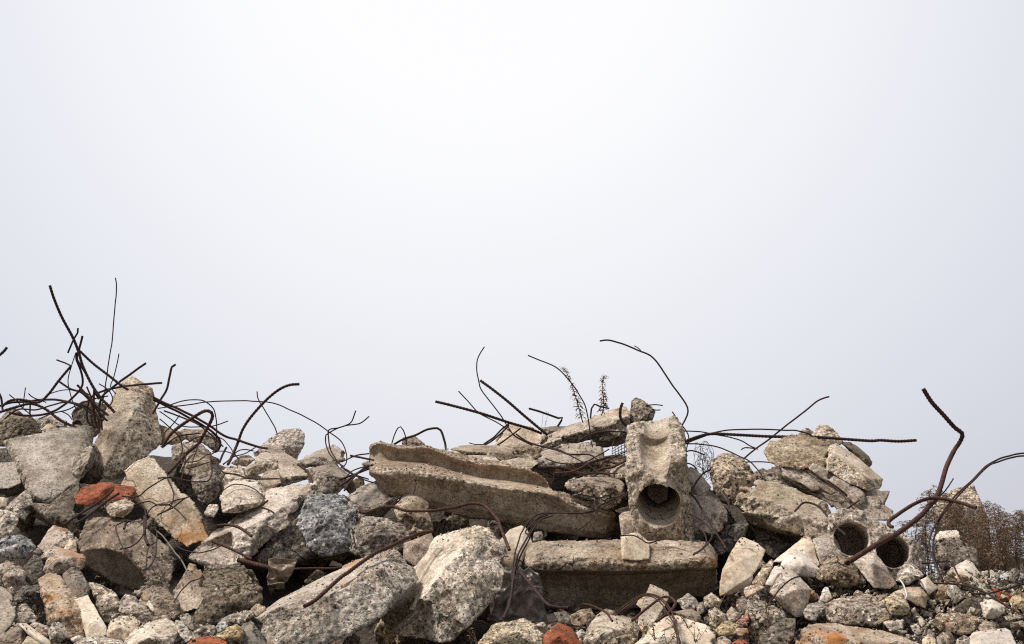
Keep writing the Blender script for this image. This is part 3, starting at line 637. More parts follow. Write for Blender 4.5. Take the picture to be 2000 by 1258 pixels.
k#W#-0.22#20#F,a0.7#I 1145,1240,2 1240,1130,5 1390,998,9 1530,968,12 1650,1010,12 1800,1058,10 1852,1120,6 1920,1229,1 1935,1320 1145,1320 i:1400,1150,-4#large cream boulder cut by the bottom edge, dry sprigs on it
b#L#-0.1#7#C,S#I 1145,1170,0 1190,960,3 1245,760,7 1292,658,11 1468,732,11 1462,792,8 1390,930,5 1290,1080,2 1185,1180#long pale brick leaning against the hollow beam
t#R#-0.06#9##I 538,972 640,908,3 730,898,3 775,970 740,1012 640,1062 560,1052#stubby brown-grey stone below the beam's left part
t#D#-0.03#9##I 388,940 500,928 562,1000 560,1062 440,1025#dark rough stone left of the stubby brown-grey stone
t#G#-0.02#8##I 775,972 860,908 950,918 985,980 800,1005#grey flat stone behind the white-cream block
t#G#-0.16#5##I 598,1122 650,1088 692,1130 620,1182#small grey cobble right of the red brick lump
r#Q#-0.18#12#C,a1.6#I 255,1180 350,1100,4 430,1033,6 552,1080,5 572,1132 645,1229 640,1300 255,1300 i:430,1150,-4#rough red brick lump at the bottom centre
k#Y#-0.22#15##F 1235,1275 1290,1180,4 1420,1068,7 1670,1012,9 1762,1070,7 1832,1130,2 1835,1275 1240,1310 i:1560,1150,-4#yellowish cream rock at the bottom left of the red brick lump
t#L#-0.14#4##F 1765,1082 1850,1048 1885,1080 1862,1105#pale flake lying above the red brick lump
t#Y#-0.04#5##I 1158,862 1190,798 1245,785 1205,905#small yellow stone behind the leaning pale brick
t#G#-0.06#9##I 1535,832 1640,758,3 1732,840 1702,902 1600,915#grey three-sided stone below the beam's right part
t#G#-0.06#7##I 1708,852 1780,838 1792,932 1730,962#upright grey pebble right of the three-sided stone
c#G#-0.1#9##I 1498,932 1680,898,4 1762,980 1730,1035 1600,985#grey slab piece above the large cream boulder
b#T#-0.02#13#C#P 1209,1008,2 1216,1000,4 1237,998,4 1248,1010 1248,1042 1214,1048 i:1218,1020,-3#tan brick end under the left foot of the standing slab
b#W#-0.14#12#C,a0.7#P 1213,1046,3 1245,1040,5 1268,1060,4 1269,1092,0 1242,1095 1216,1092 1214,1078 i:1220,1052,-3#white brick cube resting on the hollow beam
c#G#-0.06#10#S#P 1271,1064,2 1310,1053,4 1328,1061,3 1330,1088 1303,1093 1271,1092#grey block under the foot of the standing slab
t#G#0.0#8##I 195,270 205,190 280,180 290,270#small grey block in the slit between gutter slab and hollow beam
c#R#0.02#12##P 300,828 320,833 349,843 360,857 345,868 312,868#brown-grey rock behind the right side of the standing wedge
c#G#0.08#12##C 135,505 200,475,3 370,478,3 402,520 370,600 250,592 150,545#grey-brown slab end behind the big hooked bar
k#D#0.06#13##C 368,600 400,520 462,518 522,560 535,640 500,692 440,655#dark rough rock under the bend of the big hooked bar
c#O#0.02#12##C 78,690 95,635,3 200,598,5 350,620,4 430,690,3 440,740 340,712 240,690 160,770 80,765#pinkish brick-edged chunk above the flat white face
b#L#-0.03#12#C,F#C 138,880 200,755,5 250,680,7 430,708,7 452,800 440,872 380,882 270,915#whitish block crossed by thin wires under the hooked bar
k#R#-0.07#14##C 265,972 280,920,3 440,868,5 520,868,4 568,960 480,1122 380,1195 330,1132 288,1050 i:400,1000,-6#speckled brown rock below the whitish block
c#L#-0.03#12#a0.7#C 500,960 540,880,4 600,838,7 720,818,8 752,870,6 762,935 700,965 560,1062#smooth pinkish rounded stone behind the speckled pink block
c#L#-0.12#14#F,t1.4#C 542,1110,1 600,1008,6 700,948,9 880,948,10 952,1080,6 930,1165,0 880,1212 700,1262 560,1262 545,1180 i:700,1190,-5 i:880,1170,-3#pink-speckled block with a smooth front face
t#L#-0.08#6##C 382,1262 430,1188 512,1190 512,1240 470,1310 390,1290#small speckled stone left under the pink-speckled block
c#R#0.02#8##C 438,720 520,758 525,805 450,805#small brown chunk beside the whitish block
c#T#0.03#9##C 640,800 720,728,3 800,718,3 862,760 780,830 720,822#tan chip behind the white broken-topped piece
c#L#-0.02#10#F#C 760,868 790,830,3 940,758,5 1070,758,5 1065,850 960,872 800,932#white broken-topped piece with jagged cracks
c#G#-0.06#12#S#C 880,1000 960,882,4 1080,858,4 1102,980 960,1072 905,1005#smooth grey face with a hairline bar before the triangular slab
c#T#0.0#14#F,t0.9#C 862,762 905,735,6 1055,632,12 1280,800,6 1362,900,0 1362,945,0 1100,1022,-1 1060,860,-2 i:1100,955,-5#tan triangular slab peaking above the white pieces
k#G#0.08#16##C 855,700 940,635,4 1060,520,7 1140,483,8 1280,478,8 1322,520,5 1302,640 1240,752 1100,672 880,745 i:1150,640,-6#pointed grey boulder with a mossy crest against the sky
c#T#0.1#13#F#C 1275,785 1400,708,4 1610,622,7 1705,702,4 1702,762 1640,812 1340,835#tan block on the skyline ringed by the wire loop
c#G#0.02#16#F#C 1362,850,3 1500,828,6 1592,798,7 1742,900,3 1765,960 1600,1122 1400,1122 1400,990 i:1540,900,-5 i:1530,1060,-3#cube-like grey block with light left side and dark right side
'''
for line in ROCKS.strip().splitlines():
    rock(line)

# ------------------------------------------------------------------ shaped pieces: gutter slab, hollow beam, hollow slabs, masonry
from mathutils.bvhtree import BVHTree
def lerp_tab(tab, x):
    if x <= tab[0][0]: return tab[0][1]
    for (a, ya), (b, yb) in zip(tab, tab[1:]):
        if x <= b: return ya + (yb - ya) * (x - a) / (b - a)
    return tab[-1][1]
def loft(rings, cast):
    """rings of world points -> remeshed mesh + roughness; cast = {ring edge index: roughness}"""
    n = len(rings[0]); verts = [p for r in rings for p in r]; faces = []; flag = []
    for i in range(len(rings) - 1):
        for j in range(n):
            k = (j + 1) % n
            faces.append((i * n + j, (i + 1) * n + j, (i + 1) * n + k, i * n + k)); flag.append(cast.get(j, 1.0))
    faces.append(tuple(reversed(range(n)))); flag.append(1.0)
    faces.append(tuple((len(rings) - 1) * n + j for j in range(n))); flag.append(1.0)
    bm = bmesh.new(); vs = [bm.verts.new(v) for v in verts]
    for f in faces: bm.faces.new([vs[i] for i in f])
    bmesh.ops.recalc_face_normals(bm, faces=bm.faces)
    tree = BVHTree.FromPolygons([tuple(v) for v in verts], faces)
    bmesh.ops.triangulate(bm, faces=bm.faces)
    return bm, tree, flag
def near_flags(me, tree, flag):
    out = np.ones(len(me.vertices))
    for i, v in enumerate(me.vertices):
        r = tree.find_nearest(v.co)
        if r[2] is not None: out[i] = flag[r[2]]
    return out
def finish(me, size, rough, seed, name, mat, label, cat, amp=1.0, parent=None):
    roughen(me, size, seed, amp, rough)
    c = recentre(me); o = new_obj(name, me, mat, loc=c)
    if label: tag(o, label, cat)
    return o

# long gutter slab: half of a hollow core running along it
ytop = [(x / 4.8375 + 680, y / 4.8375 + 760) for x, y in ((200, 560), (240, 524), (310, 508), (370, 530), (500, 560), (620, 555), (740, 548), (830, 580), (920, 625), (1080, 672), (1160, 680),
        (1235, 712), (1330, 716), (1500, 724), (1660, 750), (1800, 800), (1880, 860), (1920, 960))] + [(1110, 964), (1158, 985), (1200, 1003)]
ysil = [(x / 4.8375 + 680, y / 4.8375 + 760) for x, y in ((200, 555), (240, 512), (310, 488), (450, 528), (620, 535), (740, 520), (880, 560), (1000, 600), (1200, 640), (1500, 700))]
ylin = [(x / 4.8375 + 680, y / 4.8375 + 760) for x, y in ((200, 735), (500, 735), (700, 760), (900, 800), (1180, 880), (1400, 910), (1680, 950), (1900, 968))] + [(1110, 972), (1158, 992), (1200, 1008)]
ylout = [(x / 4.8375 + 680, y / 4.8375 + 760) for x, y in ((200, 785), (330, 825), (480, 800), (620, 812), (900, 850), (1180, 895), (1400, 930), (1680, 965), (1930, 995))] + [(1110, 985), (1158, 1000), (1200, 1012)]
ybot = [(722, 925), (735, 938), (760, 968), (780, 974), (838, 992), (905, 1009), (940, 1013), (988, 1021), (1080, 1040), (1168, 1052), (1188, 1052), (1197, 1045), (1203, 1030)]
rings = []; D0 = S(960) - 0.06
for i in range(82):
    x = 723 + i * 5.9
    a, b, c, d = (lerp_tab(t_, x) for t_ in (ytop, ylin, ylout, ybot)); d = max(d, c + 4)
    k = 0.0 if x < 1065 else sm(x, 1065, 1090)
    dx = D0 - 0.05 * (x - 723) / 480 + (0.05 * (1 - sm(x, 723, 745))) + 0.05 * sm(x, 1180, 1203)
    P = lambda y, o: pt(x, y, dx + o)
    wall = 0.14 * (1 - k) + 0.03 * k
    rings.append([P(min(a - 1, lerp_tab(ysil, x)) if x < 1000 else a + 2, wall + 0.07), P(a, wall), P(a + (b - a) * 0.35, wall + 0.04 * (1 - k)), P(a + (b - a) * 0.65, wall + 0.03 * (1 - k)), P(a + (b - a) * 0.86, wall - 0.035 * (1 - k)),
                  P(b, 0.035), P((b + c) / 2, 0.004), P(c, 0.0), P(c + (d - c) * 0.30, 0.025), P(c + (d - c) * 0.75, 0.035), P(d, 0.06), P(d - 2, 0.24)])
bm, tree, flag = loft(rings, {1: 0.05, 2: 0.05, 3: 0.05, 4: 0.08, 7: 0.4, 8: 0.2, 9: 0.25})
me = remesh(bm, 0.005)
finish(me, 0.22, near_flags(me, tree, flag), 901, 'gutter_slab', M['T'], 'long tan broken slab with a smooth open gutter running along its length, in the middle of the heap', 'concrete slab', 0.6)

# hollow beam under the standing slab
tb = [(1024, 1078), (1036, 1061), (1060, 1057), (1210, 1055), (1330, 1056), (1380, 1058), (1392, 1066), (1400, 1085)]
tl = [(1024, 1100), (1036, 1097), (1060, 1086), (1105, 1085), (1150, 1088), (1200, 1090), (1250, 1095), (1330, 1091), (1380, 1087), (1400, 1095)]
lb = [(1024, 1106), (1030, 1110), (1060, 1114), (1150, 1114), (1190, 1116), (1290, 1113), (1400, 1108)]
bt = [(1024, 1112), (1040, 1132), (1069, 1182), (1130, 1190), (1200, 1194), (1300, 1180), (1393, 1160), (1400, 1150)]
rings = []; D0 = S(1120) + 0.01
for i in range(70):
    x = 1026 + i * 5.4
    a, b, c, d = (lerp_tab(t_, x) for t_ in (tb, tl, lb, bt)); d = max(d, c + 5)
    e = 0.03 * (1 - sm(x, 1024, 1050)) + 0.03 * sm(x, 1385, 1400)
    P = lambda y, o: pt(x, y, D0 + o + e)
    rings.append([P(a + 3, 0.30), P(a, 0.20), P((a + b) / 2, 0.08), P(b, 0.012), P((b + c) / 2, 0.0), P(c, 0.006), P(c + (d - c) * 0.10, 0.12), P(c + (d - c) * 0.45, 0.16), P(c + (d - c) * 0.8, 0.18), P(d, 0.19), P(d, 0.30)])
bm, tree, flag = loft(rings, {1: 0.25, 2: 0.25, 5: 0.08, 6: 0.04, 7: 0.04, 8: 0.12})
me = remesh(bm, 0.005)
finish(me, 0.13, near_flags(me, tree, flag), 902, 'hollow_beam', M['T'], 'wide concrete beam with a rough ledge over a dark smooth hollow, lying level under the standing slab', 'concrete beam', 0.8)

def cyl(p0, p1, r, seg=72):
    bm = bmesh.new(); ax = (p1 - p0); L = ax.length
    bmesh.ops.create_cone(bm, cap_ends=True, segments=seg, radius1=r, radius2=r, depth=L)
    m = Matrix.Translation((p0 + p1) / 2) @ ax.to_track_quat('Z', 'Y').to_matrix().to_4x4()
    bmesh.ops.transform(bm, matrix=m, verts=bm.verts)
    me = bpy.data.meshes.new('tmpc'); bm.to_mesh(me); bm.free()
    o = bpy.data.objects.new('tmpc', me); COL.objects.link(o); return o
def cyl_rough(me, rough, p0, p1, r, val=0.04):
    co = get_co(me); a = np.array(p0); u = np.array((p1 - p0).normalized())
    w = co - a; t = w @ u; dist = np.linalg.norm(w - t[:, None] * u, axis=1)
    m = (dist < r * 1.03) & (t > -0.02) & (t < (p1 - p0).length + 0.02)
    rough[m] = np.minimum(rough[m], val); return rough
def with_cylinders(spec, off, thick, flags, seed, cyls, name, mat, label, cat, amp=0.9, vox=0.0055):
    cs = [cyl(*c) for c in cyls]
    me, size, rough, seed, _ = chunk_mesh(spec, off, thick, flags, seed, voxel=vox, cutters=cs)
    for c in cyls: rough = cyl_rough(me, rough, *c)
    for c in cs:
        m_ = c.data; bpy.data.objects.remove(c); bpy.data.meshes.remove(m_)
    return finish(me, min(size, 0.26), rough, seed, name, mat, label, cat, amp)

# standing hollow-core slab
Df = S(960) - 0.30                                            # same reference depth that chunk_mesh gives the spec below
A0 = pt(1287, 978, Df); ax = (pt(1283, 850, Df + 0.22) - pt(1285, 925, Df)).normalized()
r1 = 41 * Df / FPX
G0 = pt(1280, 879, Df); G1 = pt(1282, 866, Df); ax3 = (pt(1283, 880, Df + 0.22) - pt(1285, 925, Df)).normalized(); ax2 = (pt(1283, 860, Df + 0.22) - pt(1285, 925, Df)).normalized()
with_cylinders('P 1228,905,1 1240,870,8 1230,838,20 1262,830,23 1296,826,23 1318,817,23 1331,837,20 1336,890,1 1342,960,0 1353,1088,0 1338,1080,0 1315,1054,0 1273,1049,0 1245,1046,0 1233,985,0 1226,930,0',
               S(960) * 0 - 0.30 + (S(960) - S((817 + 1088) / 2)), 44, 't0,X', 903,
               [(A0 - ax3 * 0.15, A0 + ax3 * 0.42, r1), (G0 - ax2 * 0.2, G0 + ax2 * 0.15, r1 * 0.74), (G1 - ax2 * 0.2, G1 + ax2 * 0.5, r1 * 0.70)],
               'hollow_core_slab', M['L'], 'upright hollow-core slab piece with one round hole and an open gutter above it', 'hollow slab')
o = rock('c#G#-0.16#8#S#P 1262,945 1290,938 1305,948 1302,975 1285,984 1268,970#grey block lodged deep inside the round hole of the upright slab')
# slab end with two round holes, right
D2 = S((996 + 1135) / 2) - 0.03
a2 = Vector((0.16, 1, -0.04)).normalized(); rr = 33 * D2 / FPX
h1 = pt(1663, 1052, D2); h2 = pt(1743, 1077, D2)
with_cylinders('P 1622,1010,1 1645,997,3 1682,1003,3 1710,1024,2 1738,1036,2 1772,1050,2 1800,1072,2 1806,1105,1 1797,1127,0 1770,1135,-1 1700,1128,-1 1640,1092,-1 1626,1050', -0.03, 36, 't0.2,X', 904,
               [(h1 - a2 * 0.15, h1 + a2 * 0.31, rr * 1.02), (h2 - a2 * 0.15, h2 + a2 * 0.31, rr * 0.98)],
               'hollow_core_slab', M['T'], 'tilted hollow-core slab end with two dark round holes below the brick masonry', 'hollow slab')
# block with half a pipe in its underside, lower left
DB = S((1010 + 1160) / 2) - 0.04
e0, e1 = pt(160, 1098, DB - 0.045), pt(312, 1172, DB - 0.03); u = (e1 - e0).normalized()
with_cylinders('P 160,1045,5 172,1022,9 192,1012,10 215,1018,8 235,1015,9 255,1019,7 290,1038,4 325,1070,2 333,1115,1 328,1157,0 300,1150,-1 275,1160,-1 220,1138,-1 165,1105,0 158,1075,2 i:230,1060,-4 i:290,1100,-5', -0.04, 20, 't1,X', 905,
               [(e0 - u * 0.3, e1 + u * 0.3, 0.078)], 'half_pipe_block', M['G'], 'large brown-grey block with a dark smooth half-pipe hollow along its lower side', 'concrete block')

# brick masonry at the upper right
root = bpy.data.objects.new('brick_masonry', None); COL.objects.link(root); root.location = pt(1620, 1010, 5.45)
tag(root, 'large tilted piece of brick wall under a thick concrete layer on the right skyline', 'masonry piece')
bpy.context.view_layer.update()
def part(name, mat, me, c):
    o = new_obj(name, me, mat, loc=Vector(c) - root.location); o.parent = root; return o
me, size, rough, sd_, am = chunk_mesh('Q 85,378,4 130,290,5 185,228,6 215,212,8 460,182,12 640,200,14 850,310,10 870,430,3 820,585 660,485 590,590 270,545 150,485', -0.20, 16, 't1.14,S', 906)
roughen(me, 0.22, sd_, 0.9, np.clip(rough * 0.6 + 0.4, 0, 1)); part('concrete_layer', M['R'], me, recentre(me))
me, size, rough, sd_, am = chunk_mesh('Q 840,320,10 930,290,15 1110,400,16 1447,685,13 1412,795,6 1290,822,0 1060,735,-1 825,590,0 825,490,-1 900,420,-2 i:1290,690,-3', -0.15, 16, 't1.14,F,N', 909)
roughen(me, 0.2, sd_, 0.6, rough); part('top_block', M['L'], me, recentre(me))
me, size, rough, sd_, am = chunk_mesh('Q 262,560 560,600 640,505 1250,820 1425,835 1400,1000 1260,1085 1100,1105 960,1055 860,960 700,840 500,735 285,650', -0.045, 14, 't1.14,S,N', 907)
roughen(me, 0.2, sd_, 0.9, np.clip(rough + 0.5, 0, 1)); part('mortar_bed', M['R'], me, recentre(me))
bms = []; rn = random.Random(5)
for sp in ('Q 588,572 648,497 833,598 806,722', 'Q 822,712 884,648 1100,768 1046,878', 'Q 1042,908 1122,772 1250,850 1252,960 1172,1005', 'Q 272,562 505,660 482,738 292,648',
           'Q 502,690 700,762 725,822 640,835 505,742', 'Q 520,640 800,760 940,850 860,880 720,800 540,700', 'Q 1265,838 1425,842 1548,830 1484,992 1420,1050 1300,1000', 'Q 1000,930 1180,1010 1484,1000 1590,1065 1582,1180 1300,1180 1060,1090 900,985'):
    h = parse(sp)[0]; cy = 935; Dq = S(953) - 0.075 + (0.02 if 'Q 520' in sp else 0) + (0.03 if 'Q 1265' in sp or 'Q 1000' in sp else 0)
    hx = sum(p[0] for p in h) / len(h); hy = sum(p[1] for p in h) / len(h)
    P3 = [pt(x, y, Dq + 0.03 + (cy - y) * 0.0016) for x, y, _, _ in h] + [pt(hx + (x - hx) * .93, hy + (y - hy) * .93, Dq + 0.14 + (cy - y) * 0.0016) for x, y, _, _ in h] + [pt(hx, hy, Dq + 0.02 + (cy - hy) * 0.0016)]
    bms.append(hull_bm(P3, 2, 0.03, rn))
me = remesh(bm_join(bms), 0.0048)
roughen(me, 0.12, 908, 0.6, np.full(len(me.vertices), 0.45)); part('brickwork', M['T'], me, recentre(me))

# ------------------------------------------------------------------ loose repeats: lumps in the gaps, small stones, gravel
def base_stone(seed, r=0.05, vox=0.0045, mat='R', flat=0.7, amp=1.0):
    rn = random.Random(seed); pts = []
    for _ in range(13):
        v = Vector((rn.gauss(0, 1), rn.gauss(0, 1), rn.gauss(0, 1))).normalized()
        pts.append(Vector((v.x * r * rn.uniform(0.85, 1.25), v.y * r * rn.uniform(0.7, 1.1), v.z * r * flat * rn.uniform(0.8, 1.1))))
    bm = hull_bm(pts, 2, 0.08, rn)
    me = remesh(bm, vox); roughen(me, r * 2, seed, amp); me.materials.append(M[mat]); return me
GAP = [base_stone(40 + i, 0.095, 0.0078, 'RGDDRD'[i % 6], 0.75) for i in range(9)]
rn = random.Random(11); n_gap = 0
LAND = [(90, 910, 'large tan slab'), (250, 840, 'standing wedge'), (205, 965, 'red brick at upper left'), (320, 990, 'rust-patched slab'), (240, 1090, 'half pipe block'), (30, 1070, 'blue-grey mottled stone'),
        (100, 1090, 'rust-brown block'), (110, 1180, 'upright stained block'), (185, 1170, 'pale stone with two holes'), (290, 1230, 'big white boulder'), (30, 960, 'mossy grey wedge'), (370, 1150, 'smooth light brown panel'),
        (440, 1150, 'large dark boulder'), (400, 1250, 'orange brick'), (410, 930, 'speckled brown rock'), (480, 975, 'pink-speckled block'), (520, 1010, 'long beige slab'), (550, 900, 'tan triangular slab'), (640, 1030, 'blue-grey rock'),
        (640, 930, 'cube-like grey block'), (740, 1045, 'speckled grey chunk'), (650, 1180, 'long layered slab'), (560, 1120, 'rusty pipe'), (900, 1130, 'biggest central block'), (800, 1000, 'boxy concrete chunk'), (870, 950, 'left half of the gutter slab'),
        (1050, 1000, 'right half of the gutter slab'), (1010, 860, 'triangular reddish slab'), (1120, 890, 'mossy tan slab'), (1170, 955, 'sloping broken piece'), (1285, 960, 'upright hollow slab'), (1010, 1170, 'plastic sheet'), (1000, 1235, 'yellowish cream rock'),
        (1100, 1240, 'red brick lump'), (1130, 1195, 'left part of the hollow beam'), (1190, 1235, 'white-cream block'), (1320, 1190, 'right part of the hollow beam'), (1320, 1240, 'large cream boulder'), (1385, 1010, 'orange-patched chunk'),
        (1425, 925, 'rounded brown boulder'), (1445, 1110, 'cream brick pair'), (1530, 1000, 'large speckled slab'), (1560, 920, 'brick masonry'), (1700, 1000, 'right end of the masonry'), (1550, 1110, 'tall cream brick'), (1545, 1170, 'orange-cast brick'),
        (1500, 1220, 'crumbling mortar lump'), (1420, 1215, 'cobbles right of the cream boulder'), (1650, 1120, 'brown broken rock'), (1670, 1195, 'wide flat brown rock'), (1680, 1245, 'flat reddish-edged slab'), (1725, 1080, 'double hollow slab'),
        (1785, 1160, 'blocky tan stone'), (1750, 1185, 'angular sandy stone'), (1830, 1150, 'dark mesh panel'), (1890, 1130, 'white pointed block'), (1860, 1215, 'reddish-brown rock mass'), (1940, 1245, 'big white bottom block'), (1960, 1140, 'blue-grey slab'),
        (1940, 1195, 'white and rust stone'), (1985, 1190, 'rounded tan stone'), (1800, 1235, 'dark-faced cobble')]
def landmark(x, y): return min(LAND, key=lambda q: (q[0] - x) ** 2 + (q[1] - y) ** 2)[2]
TONE = {'R': 'brown', 'G': 'grey', 'T': 'tan', 'D': 'dark', 'L': 'pale', 'W': 'white', 'O': 'rust-stained', 'Y': 'yellowish', 'Q': 'red'}
for gy in range(12):
    for gx in range(27):
        x = -20 + gx * 78 + rn.uniform(-30, 30); y = 890 + gy * 34 + rn.uniform(-14, 14)
        if y < ridge(x) + 8 or rec(x, y) < 0.3 or y > 1275: continue
        if rn.random() < 0.30: continue
        gi = rn.randrange(len(GAP)); me = GAP[gi]; k = rn.uniform(0.55, 1.0)
        o = new_obj('rubble_lump', me, loc=pt(x, y, S(y) + rn.uniform(0.32, 0.50)) - Vector((0, 0, 0.04)))
        o.rotation_euler = [rn.uniform(0, 6.28) for _ in range(3)]; o.scale = (k, k, k * rn.uniform(0.8, 1.1))
        tag(o, ('large ' if k > .78 else 'small ') + TONE['RGDDRD'[gi % 6]] + ' rubble lump by the ' + landmark(x, y), 'rubble lump', 'lumps filling the gaps of the heap'); n_gap += 1
SMALL = [base_stone(70 + i, 0.026, 0.0033, 'LGRWTOYGRDTL'[i], 0.75, 0.6) for i in range(12)] + [base_stone(90, 0.026, 0.0033, 'Q', 0.8, 0.9)]
def zone(x, y):
    """where loose small stones lie in the photograph"""
    z = 0
    if x > 1395 and y > 1135: z = 1
    if x > 1760 and y > 1120: z = 1
    if 1070 < x < 1400 and y > 1195: z = 1
    if x < 520 and y > 1190: z = 0.7
    return z
placed = []; ns = 0; tries = 0
while ns < 250 and tries < 9000:
    tries += 1
    x = rn.uniform(-60, 2060); y = rn.uniform(1125, 1275)
    if rn.random() > zone(x, y): continue
    k = rn.choice((0.28, 0.35, 0.42, 0.5, 0.6, 0.75, 0.95)); rpx = k * 14
    if any((x - a) ** 2 + (y - b) ** 2 * 1.6 < (rpx + c) ** 2 * 0.55 for a, b, c in placed): continue
    placed.append((x, y, rpx)); gi = rn.randrange(12) if rn.random() < 0.97 else 12; me = SMALL[gi]
    p = core(x, y) - Vector((0, 0.045 + 0.03 * k, -0.012))
    o = new_obj('small_stone', me, loc=p); o.rotation_euler = [rn.uniform(0, 6.28) for _ in range(3)]; o.scale = (k, k, k)
    lb_ = ('tiny ' if k < .4 else 'small ' if k < .7 else 'fist-sized ') + TONE['LGRWTOYGRDTLQ'[gi]] + ' loose stone by the ' + landmark(x, y)
    lx = min(LAND, key=lambda q: (q[0] - x) ** 2 + (q[1] - y) ** 2)[0]
    gr = 'small stones at the lower right' if lx > 1395 else 'small stones below the hollow beam' if lx > 995 else 'small stones at the bottom left'
    tag(o, lb_, 'small stone', gr); ns += 1
# gravel: uncountable
def gravel(name, region, count, mat, seed):
    rn = random.Random(seed); V = []; Fc = []
    base = []
    for q in range(6):
        bm = bmesh.new()
        for _ in range(9):
            v = Vector((rn.gauss(0, 1), rn.gauss(0, 1), rn.gauss(0, 1))).normalized(); bm.verts.new(v * rn.uniform(0.8, 1.1))
        bmesh.ops.convex_hull(bm, input=bm.verts)
        bm.verts.index_update(); base.append(([v.co.copy() for v in bm.verts], [[v.index for v in f.verts] for f in bm.faces])); bm.free()
    n = 0
    while n < count:
        x = rn.uniform(region[0], region[2]); y = rn.uniform(region[1], region[3])
        if rn.random() > zone(x, y) + 0.0: continue
        vs, fs = base[rn.randrange(6)]; r = rn.choice((0.003, 0.004, 0.005, 0.007, 0.010)) * rn.uniform(0.8, 1.2)
        p = core(x, y) + Vector((0, -0.035 - r * rn.random(), 0.008)); b = len(V)
        R = Matrix.Rotation(rn.uniform(0, 6.28), 3, 'Z') @ Matrix.Rotation(rn.uniform(0, 6.28), 3, 'X')
        V += [tuple(p + R @ (v * r)) for v in vs]; Fc += [[b + i for i in f] for f in fs]; n += 1
    me = bpy.data.meshes.new(name); me.from_pydata(V, [], Fc)
    tag(new_obj(name, me, mat), kind='stuff')
def mat_gravel():
    s = NT('gravel_mix'); g = s.n('ShaderNodeNewGeometry')
    r = s.n('ShaderNodeValToRGB'); e = r.color_ramp.elements; r.color_ramp.interpolation = 'CONSTANT'
    e[0].color = (0.12, 0.095, 0.07, 1); e[1].position = 0.975; e[1].color = (0.36, 0.11, 0.05, 1)
    for p_, c in ((0.2, (0.25, 0.20, 0.15)), (0.45, (0.36, 0.30, 0.23)), (0.65, (0.50, 0.44, 0.35)), (0.82, (0.62, 0.57, 0.49))):
        k = e.new(p_); k.color = (*c, 1)
    s.l(g.outputs['Random Per Island'], r.inputs[0]); s.l(r.outputs[0], s.b.inputs['Base Color']); s.b.inputs['Roughness'].default_value = 0.95
    return s.m
M['gravel'] = mat_gravel()
gravel('gravel', (-40, 1120, 2050, 1275), 6500, M['gravel'], 3)

# grit and crumbs lying on the ledges: dropped straight down onto whatever is below
def drop_grit(count, seed):
    rn = random.Random(seed); sc = bpy.context.scene; bpy.context.view_layer.update(); dg = bpy.context.evaluated_depsgraph_get()
    base = []
    for q in range(5):
        bm = bmesh.new()
        for _ in range(8):
            v = Vector((rn.gauss(0, 1), rn.gauss(0, 1), rn.gauss(0, 1))).normalized(); bm.verts.new(v * rn.uniform(0.7, 1.15))
        bmesh.ops.convex_hull(bm, input=bm.verts); bm.verts.index_update()
        base.append(([v.co.copy() for v in bm.verts], [[v.index for v in f.verts] for f in bm.faces])); bm.free()
    V = []; F = []; n = 0; tr = 0; cl = []
    while n < count and tr < count * 8:
        tr += 1
        if cl and rn.random() < 0.5:
            c = cl[rn.randrange(len(cl))]; x, y = c[0] + rn.gauss(0, .04), c[1] + rn.gauss(0, .04)
        else:
            y = rn.uniform(4.0, 5.9); x = rn.uniform(-0.38, 0.38) * y
        hit, p, nrm_, _, ob, _ = sc.ray_cast(dg, Vector((x, y, 3.2)), Vector((0, 0, -1)))
        if not hit or nrm_.z < 0.78 or p.z < 1.0 or ob.name.startswith(('ground', 'rubble_heap')): continue
        if len(cl) < 160 and rn.random() < 0.5: cl.append((x, y))
        vs, fs = base[rn.randrange(5)]; r = rn.choice((0.0016, 0.002, 0.0026, 0.0034, 0.005)) * rn.uniform(.8, 1.3); b = len(V)
        Rm = Matrix.Rotation(rn.uniform(0, 6.28), 3, 'Z') @ Matrix.Rotation(rn.uniform(0, 6.28), 3, 'X'); c = p + Vector((0, 0, r * 0.5))
        V += [tuple(c + Rm @ (v * r)) for v in vs]; F += [[b + i for i in f] for f in fs]; n += 1
    me = bpy.data.meshes.new('grit'); me.from_pydata(V, [], F); tag(new_obj('grit', me, M['gravel']), kind='stuff')
drop_grit(3600, 9)

# ------------------------------------------------------------------ steel: bars and wires
def mat_rust(name, a, b, c3):
    s = NT(name); v = s.coords()
    c = s.mix(s.rng(s.noise(v, 35, 4, 0.7), 0.38, 0.62), a, b)
    c = s.mix(s.math('MULTIPLY', s.rng(s.noise(v, 130, 3, 0.7), 0.52, 0.70), 0.7), c, c3)
    s.l(c, s.b.inputs['Base Color']); s.b.inputs['Roughness'].default_value = 0.8; s.b.inputs['Specular IOR Level'].default_value = 0.3
    bp = s.n('ShaderNodeBump'); bp.inputs['Distance'].default_value = 0.001; bp.inputs['Strength'].default_value = 0.8
    s.l(s.noise(v, 260, 3, 0.7), bp.inputs['Height']); s.l(bp.outputs[0], s.b.inputs['Normal'])
    return s.m
M['st'] = mat_rust('dark_rusted_steel', (0.028, 0.018, 0.016), (0.050, 0.027, 0.021), (0.12, 0.052, 0.032))
M['ru'] = mat_rust('brown_rusted_steel', (0.046, 0.022, 0.017), (0.075, 0.034, 0.023), (0.22, 0.095, 0.048))
M['wh'] = mat_rust('white_plastic_wire', (0.62, 0.60, 0.58), (0.70, 0.68, 0.66), (0.5, 0.48, 0.45))
M['gr'] = mat_rust('grey_wire', (0.16, 0.13, 0.11), (0.22, 0.19, 0.16), (0.30, 0.26, 0.22))
